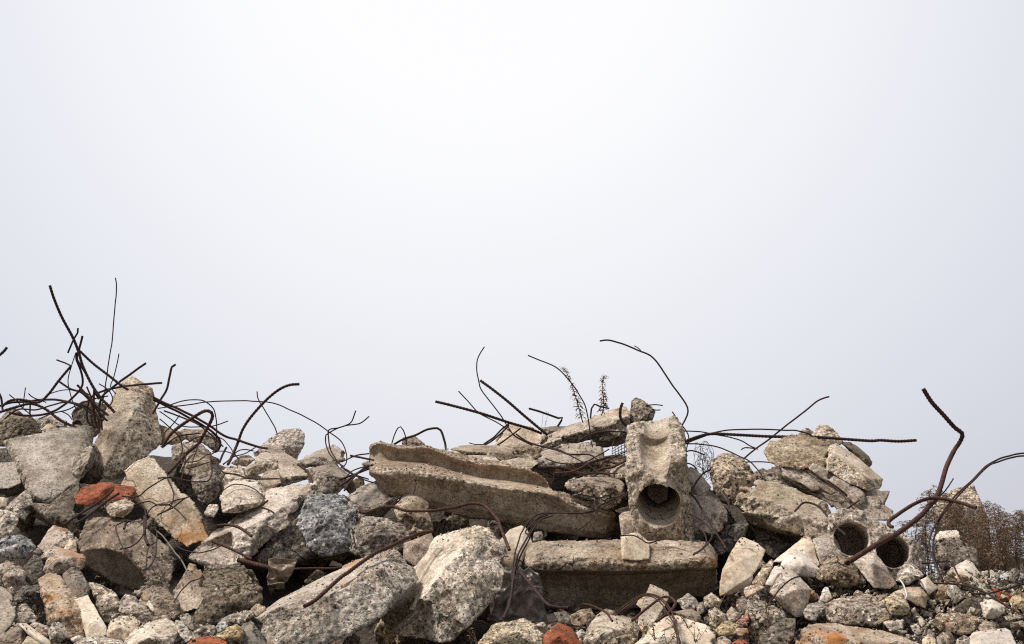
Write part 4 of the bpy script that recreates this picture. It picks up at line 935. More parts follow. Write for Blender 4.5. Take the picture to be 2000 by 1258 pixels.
def catmull(P, step):
    out = []
    Q = [P[0] * 2 - P[1]] + P + [P[-1] * 2 - P[-2]]
    for i in range(1, len(Q) - 2):
        p0, p1, p2, p3 = Q[i - 1:i + 3]; n = max(1, int((p2 - p1).length / step))
        for k in range(n):
            t = k / n
            out.append(0.5 * ((2 * p1) + (p2 - p0) * t + (2 * p0 - 5 * p1 + 4 * p2 - p3) * t * t + (3 * p1 - p0 - 3 * p2 + p3) * t ** 3))
    out.append(P[-1]); return out
def tube_data(path, r, sides=8, ribs=False, r1=None):
    V = []; F = []; n = len(path); up = Vector((0.13, 0.31, 0.94)); s_ = 0.0
    for i, p in enumerate(path):
        t = (path[min(i + 1, n - 1)] - path[max(i - 1, 0)]).normalized()
        a = t.cross(up)
        if a.length < 0.05: a = t.cross(Vector((1, 0, 0)))
        a.normalize(); b = t.cross(a); up = b if i else b
        up = (a.cross(t)).normalized()
        rr = r if r1 is None else r + (r1 - r) * i / max(1, n - 1)
        for k in range(sides):
            ang = 2 * math.pi * k / sides; q = rr
            if ribs: q *= 1.15 if (i % 3 == 0) else 0.94
            V.append(p + a * (math.cos(ang) * q) + up * (math.sin(ang) * q))
        if i:
            o = (i - 1) * sides
            for k in range(sides): F.append((o + k, o + (k + 1) % sides, o + sides + (k + 1) % sides, o + sides + k))
    F.append(tuple(range(sides))); F.append(tuple(reversed(range((n - 1) * sides, n * sides))))
    return V, F
def sym(me): me.shade_smooth()
NB = [0]
def bar(line):
    w, mat, off, spec, label = [q.strip() for q in line.split('#')]
    NB[0] += 1; rnd = random.Random(NB[0] * 31); w = float(w)
    pts = parse(spec)[0]; cy = sum(p[1] for p in pts) / len(pts); D = float(off) - 0.03; ph = rnd.uniform(0, 6); am = rnd.uniform(0.02, 0.05)
    L = 0; P = []
    for i, (x, y, d, _) in enumerate(pts):
        if i: L += math.hypot(x - pts[i - 1][0], y - pts[i - 1][1])
        P.append(pt(x, y, S(max(875, y)) + D + am * math.sin(ph + L / 90) + (d or 0) / 100))
    r = w / 2 * 1.06 * S(max(880, cy)) / FPX
    ribs = w >= 4.6
    path = catmull(P, 0.0042 if ribs else 0.010)
    if ribs is False: # slight hand-bent irregularity
        path = [p + Vector((vn(p * 30, 1), 0, vn(p * 30, 2))) * 0.0012 for p in path]
    V, F = tube_data(path, r, 10 if w > 4 else 7, ribs)
    c = Vector(V[0]); me = bpy.data.meshes.new('bar'); me.from_pydata([tuple(v - c) for v in V], [], F); me.shade_smooth()
    thin = w < 3.3
    nm, cat = ('wire', 'wire') if thin else ('rebar', 'steel bar')
    tag(new_obj(nm, me, M[mat], loc=c), label, cat)
def vn(p, k): return float(vnoise(np.array([[p.x, p.y, p.z]]), k)[0])
BARS = r'''
5.2#st#-0.05#0 322,125 350,212 400,330 470,460 508,555 535,645 590,760 650,850 705,905 740,945#thick ribbed bar rising highest at upper left with its tip to the left
4.2#st#0.0#0 495,558 492,600 510,645 528,690 535,750 522,790 470,850 400,908 330,945 240,965 150,965 60,950#bar dropping from the crossing point and looping left over the dark boulder
3.6#st#0.03#0 505,400 503,430 478,470 440,560#short stub of bar with a curled tip behind the tallest ribbed bar
4.2#st#0.02#0 533,450 520,500 505,560 498,600 520,640 560,700 600,780 640,860#steep bar with a square tip crossing the tallest ribbed bar
4.6#st#0.04#0 512,545 600,628 700,705 780,768 830,800#straight bar slanting down right from the tallest bar to the standing wedge
4.4#st#0.0#0 945,628 850,692 770,752 720,790 660,845 635,930#straight bar pointing up right beside the top of the standing wedge
4.2#ru#0.04#0 1048,755 920,765 800,776 690,800 610,832 578,870 562,950 575,1015 650,1050#bar lying level behind the standing wedge and hooking down on its left
4.6#st#0.0#0 457,648 380,740 310,832 250,880 190,872 120,862 60,872 15,905#bar with a sharp kink at its top, curving down to the left edge
3.0#st#0.0#0 365,607 420,626 457,645#short thin stub ending at the kinked bar top
4.0#st#0.03#0 375,740 450,790 530,820 600,890 650,960 695,1000#bar crossing beneath the kinked bar toward the standing wedge
4.2#st#-0.02#0 500,770 560,830 620,900 700,965#bar ending in a stub left of the wedge, pointing down right
2.3#st#0.05#0 745,75 752,150 735,350 725,480 700,640 680,790 660,900#tall thin wire standing nearly upright, topmost of the thin wires on the left
2.1#st#0.04#0 768,565 755,640 735,720 715,780 750,825#thin short wire just right of the tall upright wire
4.3#st#0.02#0 1138,635 1112,652 1095,722 1078,800 1040,862 985,955#curved bar with a hooked tip right of the standing wedge
2.0#st#0.06#0 165,785 155,860 148,920#very short upright wire near the left edge
2.2#st#0.05#0 60,830 110,870 150,920 210,970#thin wire slanting down right near the left edge
2.2#st#0.05#0 183,823 215,850 300,880#thin wire stub right of the very short upright wire
2.0#st#0.05#0 490,560 460,650 440,740 455,830 480,900 498,945#thin bowed wire left of the tallest bar
5.0#ru#0.0#0 -20,950 100,912 200,890 290,922 380,990 440,1022 490,1042#thick red-brown bar sweeping down onto the tan slab
4.2#st#0.02#0 -10,905 80,880 180,876 250,866 350,862 450,880 560,910 600,950#long level bar running from the left edge to the dark rounded boulder
2.0#st#0.04#0 300,832 400,803 460,800 540,812 620,860#thin wire arching over the level bar
5.2#st#0.0#0 45,525 20,555 -30,595#bar tip poking in at the left edge, separate from the others
4.2#st#0.02#0 -20,800 5,850 18,935#dark bar end running down the left edge
2.2#st#0.03#0 400,940 440,960 465,992#short thin wire above the tan slab's top edge
3.2#st#0.03#0 195,878 193,955#short upright rod between two level bars near the left edge
4.4#ru#-0.02#0 610,790 606,900 612,980 628,1050#upright rusty rod left of the wedge, leftmost of three
4.0#ru#-0.01#0 585,860 605,930 640,1000 645,1080#leaning rusty rod left of the wedge, middle of three
3.6#ru#0.0#0 662,840 640,930 655,1000 660,1060#upright rusty rod nearest the wedge
4.4#ru#-0.02#C -100,175 0,225 150,290 270,350 430,440 540,520 610,555 700,580 880,640 980,658#long rusty bar descending right from the wedge to the pointed boulder
4.2#st#0.0#C -100,200 0,245 150,320 240,370 400,460 500,540 535,600 522,660 480,692#bar parallel to the long rusty one, hooking down at its end
2.3#st#0.03#C -60,280 0,270 200,250 440,215 640,208 880,213 1050,235 1250,320 1400,395 1560,500 1680,600 1727,720 1720,800 1695,828#long thin wire arching across the sky between wedge and gutter slab
2.3#st#0.0#C 60,245 200,205 320,198 400,220 470,280 495,380 500,500 490,620 468,705#thin wire arching over and dropping beside the hooked bar
2.2#st#0.05#C 880,120 890,190 960,310 1040,440 1072,525#thin wire crossing the thick arched bar, its tip pointing up
5.2#st#-0.02#C 1278,50 1190,58 1100,95 1000,170 900,270 800,390 740,490 700,600 650,720 605,810#thick arched bar rising to the upper right, left of centre
2.2#st#0.02#C -40,310 0,335 80,390 150,440 230,456 300,456 430,450 520,430 605,400#thin wire ending in a tip pointing right under the long arching wire
2.2#st#0.04#C 150,345 100,410 0,520#short straight thin wire right of the standing wedge
6.0#ru#-0.06#C -20,650 60,530 150,450 300,350 385,305 440,312 460,352 440,410 380,520 320,620 220,700 110,820 40,890#thick brown bar bent into a big hook right of the standing wedge
2.3#st#0.0#C -40,380 0,410 80,480 150,560 172,640 165,720 150,762 200,785 300,780 350,760 390,725#thin wire curling under the big hooked bar
2.6#st#0.0#C 0,640 60,590 150,540 340,515#thin wire lying across the brown-grey rock near the big hook
4.0#st#0.0#C 590,650 560,700 528,785#short dark stub left of the thick arched bar's foot
2.0#st#0.02#C 500,545 560,570 620,640 660,700 702,752#thin wire slanting to the foot of the thick arched bar
2.2#st#0.02#C 862,650 760,710 650,740 560,810#thin wire fanning from the boulder to the arched bar's foot, lowest of three
2.2#st#0.03#C 850,680 760,665 690,690 620,760 560,805#thin bowed wire at the arched bar's foot, highest of three
2.0#st#0.03#C 455,690 560,685 640,705 690,742#thin wire lying level left of the arched bar's foot
2.8#st#-0.12#C 440,700 442,800 455,880 430,950 380,970 200,965 50,935 -60,940#bent thin bar forming a square corner in front of the speckled brown rock
2.9#st#-0.10#C 470,760 520,830 570,890 690,905 820,945 1090,945#thin bar running level across the pinkish stone to the smooth grey face
2.8#st#-0.13#C 575,895 550,950 480,1020 330,1080 200,1130 80,1220 0,1258 -60,1290#long thin wire curving down left across the rust-patched slab
2.5#st#-0.1#C 30,880 40,960 90,1080 70,1200 20,1250#thin wire hanging down over the rust-patched slab
2.2#st#-0.08#C 212,700 190,830 170,940#thin upright wire crossing the whitish block, left one
2.3#st#-0.08#C 330,610 280,750 230,905#thin slanting wire crossing the whitish block, right one
2.5#st#-0.05#C 1815,300 1770,410 1720,440 1640,465 1560,482 1556,560 1580,680 1650,790 1740,880 1935,950#thin forked wire tip bending down round the skyline tan block
2.5#st#-0.04#C 1940,356 1850,420 1700,445 1560,510 1530,532 1535,640 1600,750 1705,835#second thin wire of the fork, reaching further right
4.6#ru#-0.08#C 1270,810 1350,870 1390,950 1400,1000 1425,1032#rusty bent bar lying over the end of the long beige slab
3.6#st#-0.12#C 985,1150 900,1205 800,1240#short bar stub lying under the pink-speckled block
3.0#st#-0.1#C 920,1215 1000,1242 1040,1270#thin stub beside the short bar stub on the beige slab
2.6#st#-0.06#E -60,690 70,630 215,605#thin rod from the bundle reaching up to the gutter slab
3.8#ru#-0.08#E 20,628 120,645 240,672#short rusty bar end just left of the gutter slab
3.8#st#-0.08#E -80,860 0,830 100,790 240,735#upper dark bar of the bundle left of the gutter slab
4.4#ru#-0.1#E -90,920 0,862 80,800 200,728#thick rusty bar of the bundle left of the gutter slab
3.0#st#-0.1#E -40,960 40,850 150,745 235,715#bowed rod of the bundle left of the gutter slab
2.5#st#-0.08#E -70,740 0,770 90,830 190,868 260,890#thin rod crossing the bundle downward to the right
2.4#st#-0.08#C 1935,820 1800,860 1740,910 1690,1000 1720,1050#thin loop left of the rod bundle
2.3#st#0.05#E 410,525 440,430 470,370 495,355 520,390 545,460 550,530#thin inverted V wire on top of the gutter slab's left end
4.3#st#0.08#E 430,525 530,470 640,435 740,385 840,368 872,388 895,440 915,510 925,570#dark bar arched over the gutter slab like a handle
5.0#st#0.0#E 825,118 960,150 1240,225 1500,310 1700,370 1830,420#straight thick bar sloping down right to the triangular slab
5.0#st#0.04#E 1250,-80 1360,0 1500,110 1650,240 1780,350 1885,435#thick straight bar steeper than its neighbour, meeting it at the triangular slab
2.3#st#0.02#E 1043,18 1130,110 1240,230 1400,310 1520,390 1600,460 1700,510#thin wire crossing the straight thick bar
2.3#st#0.02#P 946,677 934,697 931,715 935,745 943,766 970,800 990,830 1003,850 1015,858 1032,866 1052,874 1080,880#thin kinked wire whose tip stands left of centre, running down to the rocks
3.2#st#0.05#E 1530,320 1460,370 1380,450 1280,520#rod leaning along the left side of the triangular slab, outer one
3.2#st#0.03#E 1520,340 1440,420 1340,500 1290,525#rod leaning along the left side of the triangular slab, inner one
3.0#st#-0.03#E 1630,370 1540,440 1410,530#short rod lying on the face of the triangular slab
1.8#st#-0.03#E 1145,508 1200,522 1290,522#thin stub on the upper sandy plate
4.0#st#0.08#G 160,765 300,805 440,855 475,850 465,880 432,932#dark bar bent back at its end behind the triangular slab
2.4#st#-0.05#G 150,262 280,315 400,365 470,420 560,520 640,640 690,740 712,830 730,950 750,1080 790,1225#long thin wire passing in front of the left dry weed
3.2#st#0.02#G 742,860 755,760 780,722 830,745 920,765#small hooked rod at the foot of the right dry weed
5.2#st#-0.06#G 1045,710 1025,770 1025,850 1060,910 1120,945#stout upright bar end left of the peak rock
3.2#st#0.03#G 830,125 900,118 1040,150 1180,210 1310,265 1400,370 1520,550 1640,720 1662,800 1640,860 1595,940#long curved bar reaching up left, highest above the standing slab
1.8#st#0.03#G 1155,172 1190,192 1218,216#tiny twig of wire on top of the long curved bar
2.3#st#0.0#G 1512,795 1580,890 1650,980 1670,1040 1655,1120 1630,1250#thin wire hanging down at the right corner of the standing slab
2.2#st#0.05#G 1270,734 1360,728 1425,736#thin wire stub right of the peak rock, upper
2.2#st#0.05#G 1320,772 1360,780 1402,778#thin wire stub right of the peak rock, lower
5.4#st#0.0#J -120,640 0,588 120,545 250,520 500,530 800,545 1200,550 1500,570 1742,586 P 1720,860 1755,862 1790,860#long ribbed bar reaching horizontally across the sky to the right
2.7#st#0.03#J -60,640 0,610 100,570 250,515 400,485 650,478 900,485 1090,498 1230,560 1370,670 1470,790 1542,885#thin bar arching over the long ribbed bar onto the masonry
2.4#st#0.05#J -60,490 120,498 330,535 500,575 600,630 672,662#thin wire slanting under the long ribbed bar
2.4#st#0.05#J 525,668 560,650 620,655 680,665#tiny hooked wire floating end beside the diagonal bar
3.2#st#0.06#J 1355,170 1250,205 1130,300 1000,400 800,560 660,660 545,758#straight diagonal bar with a bent tip left of the masonry
2.5#st#0.03#J -60,612 160,620 330,655 500,730 600,780 700,890 752,992#thin wire falling in an arc over the rounded brown boulder
2.3#st#-0.12#J 560,785 750,785 970,820 1200,900 1400,1020 1520,1140 1600,1260#thin wire draped across the face of the brick masonry
3.8#st#-0.16#K 780,82 840,20 900,8 1000,50 1090,160 1140,215 1230,297#dark bar bowed over the right end of the large speckled slab
3.2#st#-0.16#K 1340,-5 1180,100 1075,168 1090,210 1110,262#dark bent bar hooking beside the left round hole
7.8#ru#-0.20#L 790,95 870,220 980,340 1080,452 1128,490 1158,520 1154,560 1125,615 1080,682 1010,830 960,1000 910,1120 800,1258 M 560,220 400,340 200,450 0,575 -20,590#thickest rusty ribbed bar, bent like an elbow against the right sky
6.2#ru#-0.28#M 1040,135 900,90 780,62 680,55 600,72 500,120 380,200 322,248 325,280 355,294#brown bar crossing the thickest bar, with a hooked lower end
3.3#st#-0.25#L 1800,700 1742,703 1650,715 1500,760 1380,830 1250,960 1100,1100 1000,1225 M 700,280 655,430 690,560 762,742#upper one of the twin thin bars curving in from the right edge
3.3#st#-0.24#L 1800,735 1742,727 1650,737 1480,790 1390,835 1270,955 1140,1085 M 760,200 705,350 690,450 712,600 768,742#lower one of the twin thin bars curving in from the right edge
2.4#st#-0.1#L 1073,942 1020,1030 940,1120 900,1180#short thin wire right of the thickest bar
3.1#st#-0.28#M 1500,738 1435,760 1300,800 1130,840 1020,840 960,790 900,700 830,580 780,610 755,685#thin bar looping up in front of the white pointed block
3.5#st#-0.28#M 690,755 860,765 1000,790 1150,850 1300,950 1435,1025 1500,1060#bar sloping down right across the lower right stones
2.8#st#-0.05#M 590,597 700,587 820,575#short level rod in front of the dark mesh
3.4#st#-0.15#M 530,703 560,705 576,725 570,772#small hook of rod beside the white brick fragment
2.6#wh#-0.22#M 405,715 440,770 465,830 468,860 450,892#white plastic strip standing among the lower right stones
2.7#st#-0.3#K 520,952 600,830 700,720 760,680 820,660 885,665 940,702#thin curved wire over the orange-cast brick
2.6#st#-0.25#I -10,640 0,560 30,380 100,170 200,50 330,10 560,12 750,0 H 740,1000 1000,880#upper one of the thin wires sweeping from the gutter slab down the pale stone
2.6#st#-0.25#F 1510,960 1560,800 1580,620 1640,420 1730,240 H 30,1250 140,1130 260,1078 580,1072 780,1012 990,892#lower one of the thin wires sweeping from the gutter slab down the pale stone
2.8#st#-0.26#F 1950,35 1830,80 1740,200 1650,340 1600,450 1570,600 1550,800 1510,930 1450,1030#innermost of the wires falling past the pale stone
2.8#st#-0.27#F 1900,30 1800,80 1700,250 1620,400 1585,560 1560,740 1530,900 1480,1010#fourth close wire of the falling trio beside the plastic sheet
5.0#st#-0.2#I 60,540 180,680 320,850 420,885 520,893#thick dark rod lying along the beam's lower left corner
4.0#ru#-0.22#I 640,858 720,868 800,895 880,940 932,1015#rusty rod stub standing in the white-cream block
2.5#ru#-0.3#I 940,952 1050,870 1160,790 1260,760 1350,780 1420,830 1480,920 1530,1050 1562,1250#outer arched wire in front of the leaning pale brick
2.5#ru#-0.3#I 960,965 1080,872 1180,792 1290,785 1380,845 1440,930 1510,1060 1548,1250#inner arched wire in front of the leaning pale brick
2.4#ru#-0.29#I 1000,955 1100,880 1190,800 1270,768 1360,800 1430,870 1500,990 1575,1250#middle arched wire in front of the leaning pale brick
4.6#ru#-0.26#I 1120,1012 1250,900 1390,800 1470,795 1518,840 1500,890 1440,950 1340,1022#rusty bar bent into a loop beside the leaning pale brick
3.0#st#-0.2#I 1660,130 1750,160 1805,230 1790,320 1690,395#inner curved rod right of the upright slab's foot
3.0#st#-0.2#I 1655,20 1770,80 1850,170 1852,250 1780,335 1690,402#outer curved rod right of the upright slab's foot
3.2#st#-0.16#H 1550,855 1650,960 1740,1120 1860,1300 I 1990,340#rod slanting down across the orange-patched chunk
2.5#st#-0.26#I 1000,222 1110,215 1200,250 1270,290 1400,255 1540,262#wire sagging across the white brick cube
5.2#ru#-0.2#E 110,1122 160,1170 300,1122 430,1115 560,1150 800,1150 880,1135 1000,1120 1150,1085 1270,1095 1350,1160 1430,1258 F 1440,120 1535,362#long rusty bar running under the gutter slab and bending down behind the pale stone
6.4#ru#-0.28#F 808,183 700,200 560,250 400,330 260,390 100,500 0,575 D 1550,680 1350,860 1245,925#thick rusty rod lying on the long layered slab
2.4#st#-0.12#E 620,820 640,900 615,985#short thin wire hanging on the gutter slab's lower face
2.2#st#-0.14#H 685,955 690,1075 610,1180 480,1262#thin wire dangling below the sloping broken piece
5.0#ru#-0.12#D 470,212 560,205 650,222 720,262 775,305#rusty bar curving over the lower face of the beige slab
4.6#ru#-0.08#D 430,352 600,420 740,490 775,505#brown bar across the lower end of the beige slab
9.0#ru#0.1#D 660,515 850,565 980,595#dark rusty pipe in the shade under the beige slab
4.4#ru#0.12#D 1130,600 1300,590 1500,590 1640,560#faint brown rod in the shadow under the blue-grey rock
4.2#st#-0.16#A 1070,862 900,992 760,1080 600,1185#dark rod slanting below the red brick, upper
4.6#st#-0.16#A 1120,890 980,985 800,1125 700,1180#dark rod slanting below the red brick, lower
1.9#st#0.05#A 60,402 150,272 200,255 252,282#thin bowed wire in front of the dark left boulder
2.5#st#-0.2#B 1205,82 1150,105 1100,150 1160,320 1230,430 1330,540 1380,550 1430,512 1480,400 1495,200 1475,165#thin wire loop hanging in front of the half pipe block
2.4#st#-0.2#B 1140,357 1250,330 1350,240 1392,100 1380,-20#curved thin wire meeting the loop on the half pipe block
5.0#st#-0.17#B 1378,40 1380,230 1410,315#short dark rod stuck in the half pipe block
4.4#st#-0.17#B 1180,160 1200,105 1240,85#tiny dark hook on the half pipe block's top
2.6#gr#-0.18#B 1480,170 1560,240 1640,350 1720,450 D 120,470 180,560 215,650 250,772#grey wire running down over the smooth light brown panel
2.2#st#-0.2#D 90,887 160,780 230,710 290,690 347,668#thin branch of wire lying on the smooth light brown panel
2.3#st#-0.2#B 1390,542 1410,350 1490,285#short thin wire inside the hanging loop
1.8#gr#-0.2#B 1600,297 1690,250 1725,200 1722,145#very thin grey wire curl beside the rust-patched slab
2.6#st#-0.2#A 1150,915 1300,920 1390,850 1580,742 1760,765#thin wire rising from the red brick to the rust-patched slab
2.4#st#-0.2#A 1260,1000 1400,965 1490,1000 1600,995 1640,960 1742,938#tangled wire end right of the bright white stone, upper
2.4#st#-0.21#A 1380,1100 1430,1030 1520,990 1620,1010 1700,1070 1760,1140#tangled wire end right of the bright white stone, lower
3.0#st#-0.1#J 350,1062 395,1135 412,1262#short dark rod below the rounded brown boulder
3.2#st#-0.1#H 1590,880 1690,720 1780,660#rod poking out behind the cream-sided tan brick
3.0#st#-0.1#H -60,330 0,370 70,410 200,450 350,480 450,520 600,520 660,535 712,570#long rod lying across the mossy tan slab
2.4#st#-0.1#H 200,450 330,485 450,530 640,635 720,695#thin wire slanting across the mossy tan slab
5.4#st#-0.1#H 160,645 300,645 400,655 520,690 610,712#thick bent bar in front of the mossy tan slab's foot
4.4#ru#-0.12#H 300,702 460,690 560,645 640,600 740,570 830,545#rusty bar rising right in front of the mossy tan slab
4.0#ru#-0.12#H 580,715 680,690 750,660 860,640 980,580#rusty bar pointing to the standing slab's left side
3.4#st#-0.12#H 640,705 740,702 830,712#short dark bar above the sloping broken piece
3.4#st#-0.1#H 520,410 600,350 700,318 820,302 1000,310#bar running level to the top of the standing slab
3.0#st#-0.1#H 820,318 868,352 855,440#short hooked rod beside the top of the standing slab
2.4#st#-0.12#H 800,582 900,530 990,490#thin wire reaching the standing slab's left side
3.6#ru#-0.12#H 780,590 840,595 900,612 960,590#small rusty bar left of the standing slab
2.8#st#0.02#P 1335,925 1337,890 1341,882 1352,880 1376,888#bent rod at the standing slab's upper right side, below the ribbed bar
2.6#st#0.02#P 1337,908 1345,905 1357,912 1362,922#short arched rod beside the wire tangle
3.0#st#-0.04#0 30,985 120,925 230,930 330,900 420,880 520,905 600,960#thin bar waving above the tan slab toward the rods at the wedge
2.4#st#0.0#0 250,990 330,955 430,930 520,890 600,860 700,840#thin bar rising to the right across the dark rounded boulder
3.2#ru#-0.02#0 560,780 590,850 600,930 590,1000 610,1060#rusty rod curving down beside the three rods left of the wedge
2.2#st#0.0#0 640,760 700,800 730,860 700,920#short bowed wire left of the wedge's top
3.0#ru#0.02#C 0,300 120,345 260,400 380,470 480,560 560,640#rusty thin bar below the two parallel bars right of the wedge
2.2#st#-0.03#C 230,600 300,560 380,540 460,560 500,620 470,700 400,720#open wire loop on the dark rock beside the big hook
2.0#st#-0.06#C 120,800 200,840 300,830 420,790 520,770#thin wire sagging across the whitish block
2.0#st#-0.08#C 560,1050 660,1000 780,1010 880,1060 960,1130#fine wire bowed over the pink-speckled block
2.4#st#-0.1#H 220,560 340,600 470,610 600,590 700,540 820,470#thin wire bowed over the mossy tan slab
2.2#st#-0.1#H 380,720 500,700 640,730 760,700 900,700#fine wire lying above the sloping broken piece
2.2#st#-0.14#D 60,330 160,420 300,450 420,430 520,380#fine wire between the rust-patched slab and the beige slab
'''
for line in BARS.strip().splitlines(): bar(line)

# fine wire tangle right of the standing slab
rn = random.Random(23); V = []; F = []
for k in range(17):
    cx, cyy = rn.uniform(1360, 1392), rn.uniform(878, 918); P = []
    a0 = rn.uniform(0, 6.28); lx, ly = rn.uniform(5, 16), rn.uniform(10, 36)
    for i in range(9):
        a = a0 + i * rn.uniform(0.6, 0.9)
        P.append(pt(cx + lx * math.cos(a) + rn.uniform(-4, 4), cyy + ly * math.sin(a) * 0.9 + rn.uniform(-4, 4), 5.62 + 0.06 * math.sin(a * 1.3 + k)))
    path = catmull(P, 0.012); v, f = tube_data(path, 0.0008, 5); b = len(V); V += v; F += [tuple(q + b for q in x) for x in f]
c = Vector(V[0]); me = bpy.data.meshes.new('tangle'); me.from_pydata([tuple(v - c) for v in V], [], F); me.shade_smooth()
tag(new_obj('wire_tangle', me, M['st'], loc=c), 'tangle of very fine wire between the standing slab and the rounded brown boulder', 'wire tangle')

# dark mesh nets
def net(quad, n, m, r, mat, label, name='wire_mesh'):
    a, b, c_, d = quad; V = []; F = []
    def q(u, v):
        p = (a * (1 - u) + b * u) * (1 - v) + (d * (1 - u) + c_ * u) * v
        return p + Vector((0, 0.012 * math.sin(u * 5 + v * 4), 0))
    for i in range(n + 1):
        t = i / n
        for pth in ([q(t, j / 8) for j in range(9)], [q(j / 8, t * 1.0) for j in range(9)] if i <= m else None):
            if pth is None: continue
            v_, f_ = tube_data(pth, r, 5); bb = len(V); V += v_; F += [tuple(k + bb for k in x) for x in f_]
    cc = Vector(V[0]); me = bpy.data.meshes.new('net'); me.from_pydata([tuple(v - cc) for v in V], [], F)
    tag(new_obj(name, me, mat, loc=cc), label, 'wire mesh')
net([pt(1800, 1060, 5.3), pt(1862, 1078, 5.3), pt(1868, 1138, 5.15), pt(1800, 1128, 5.15)], 11, 11, 0.0014, M['st'], 'dark mesh panel with sky showing through its squares at the right')
net([pt(1196, 872, 5.6), pt(1230, 850, 5.6), pt(1232, 890, 5.5), pt(1196, 900, 5.5)], 6, 6, 0.0014, M['st'], 'small piece of dark mesh left of the standing slab')

# crumpled plastic
def mat_plastic():
    s = NT('dirty_clear_plastic'); v = s.coords()
    c = s.mix(s.rng(s.noise(v, 20, 4, 0.7), 0.4, 0.65), (0.20, 0.17, 0.145), (0.42, 0.38, 0.34)); s.l(c, s.b.inputs['Base Color'])
    s.b.inputs['Roughness'].default_value = 0.32; s.b.inputs['Transmission Weight'].default_value = 0.25
    return s.m
M['pl'] = mat_plastic()
def mat_leaf0(name, a, b):
    s = NT(name); c = s.mix(s.rng(s.noise(s.coords(), 30, 4, 0.7), 0.4, 0.65), a, b); s.l(c, s.b.inputs['Base Color']); s.b.inputs['Roughness'].default_value = 0.45
    return s.m
def sheet(corners, D, label, seed, mat, n=56, fold=0.03):
    rn = random.Random(seed); a, b, c_, d = corners; co = []
    for i in range(n + 1):
        for j in range(n + 1):
            u, v = i / n, j / n
            x = (a[0] * (1 - u) + b[0] * u) * (1 - v) + (d[0] * (1 - u) + c_[0] * u) * v
            y = (a[1] * (1 - u) + b[1] * u) * (1 - v) + (d[1] * (1 - u) + c_[1] * u) * v
            co.append(pt(x, y, D))
    A = np.array([tuple(p) for p in co]); q = A * np.array([1, 1, 1.0]) + seed
    w = np.stack([vnoise(q * 14, 1), vnoise(q * 14, 2), vnoise(q * 14, 3)], 1) * 0.03
    h = 1 - np.abs(fbm((q + w) * 13, 3, 9)) * 1.6; h2 = 1 - np.abs(fbm((q + w) * 36, 2, 19)) * 1.5
    A[:, 1] -= h * fold + h2 * fold * 0.25; A[:, 2] += h * fold * 0.4; A[:, 0] += fbm(q * 10, 2, 4) * 0.02
    m = n + 1; F = [(i * m + j, (i + 1) * m + j, (i + 1) * m + j + 1, i * m + j + 1) for i in range(n) for j in range(n)]
    c = A.mean(0); me = bpy.data.meshes.new('sheet'); me.from_pydata([tuple(v) for v in A - c], [], F); me.shade_smooth()
    o = new_obj('plastic_sheet', me, mat, loc=Vector(c)); md = o.modifiers.new('t', 'SOLIDIFY'); md.thickness = 0.0012
    tag(o, label, 'plastic sheet')
sheet([(985, 1118), (1040, 1120), (1072, 1222), (962, 1208)], S(1165) - 0.02, 'crumpled dirty plastic sheet between the central block and the hollow beam', 3, M['pl'], fold=0.045)
M['pb'] = mat_leaf0('brown_wrinkled_plastic', (0.13, 0.095, 0.065), (0.27, 0.21, 0.15))
sheet([(536, 1103), (578, 1107), (560, 1158), (537, 1168)], S(1130) + 0.03, 'strip of wrinkled brownish plastic hanging from the rusty pipe in the shade', 8, M['pb'], n=44, fold=0.06)

# ------------------------------------------------------------------ plants
def mat_leaf(name, a, b):
    s = NT(name); g = s.n('ShaderNodeNewGeometry'); c = s.mix(g.outputs['Random Per Island'], a, b); s.l(c, s.b.inputs['Base Color'])
    s.b.inputs['Roughness'].default_value = 0.8; s.b.inputs['Specular IOR Level'].default_value = 0.2
    return s.m
M['weed'] = mat_leaf('withered_leaf', (0.16, 0.085, 0.035), (0.30, 0.20, 0.085)); M['stem'] = mat_leaf('dry_stem', (0.10, 0.065, 0.04), (0.16, 0.11, 0.07))
M['shrub'] = mat_leaf('dry_brown_shrub', (0.14, 0.09, 0.062), (0.36, 0.26, 0.18)); M['sprig'] = mat_leaf('dry_sprig', (0.16, 0.11, 0.06), (0.34, 0.25, 0.15))
M['pale'] = mat_leaf('pale_stalk', (0.34, 0.29, 0.24), (0.42, 0.37, 0.31))
def blade(V, F, p, d, L, w, droop, side):
    """curved tapering leaf of 3 quads, slightly folded"""
    b = len(V); d = d.normalized(); n = side.normalized(); cur = Vector(p); dd = Vector(d)
    for k, ww in enumerate((0.5, 1.0, 0.7, 0.12)):
        V.append(cur + n * w * ww / 2); V.append(cur - n * w * ww / 2)
        cur = cur + dd * (L / 3); dd = (dd + Vector((0, 0, -droop))).normalized()
    for k in range(3): F.append((b + 2 * k, b + 2 * k + 1, b + 2 * k + 3, b + 2 * k + 2))
def to_obj(name, V, F, mat, parent=None, loc=None):
    me = bpy.data.meshes.new(name); me.from_pydata([tuple(v - loc) for v in V], [], F)
    o = new_obj(name, me, mat); 
    if parent is not None: o.parent = parent
    else: o.location = loc
    return o
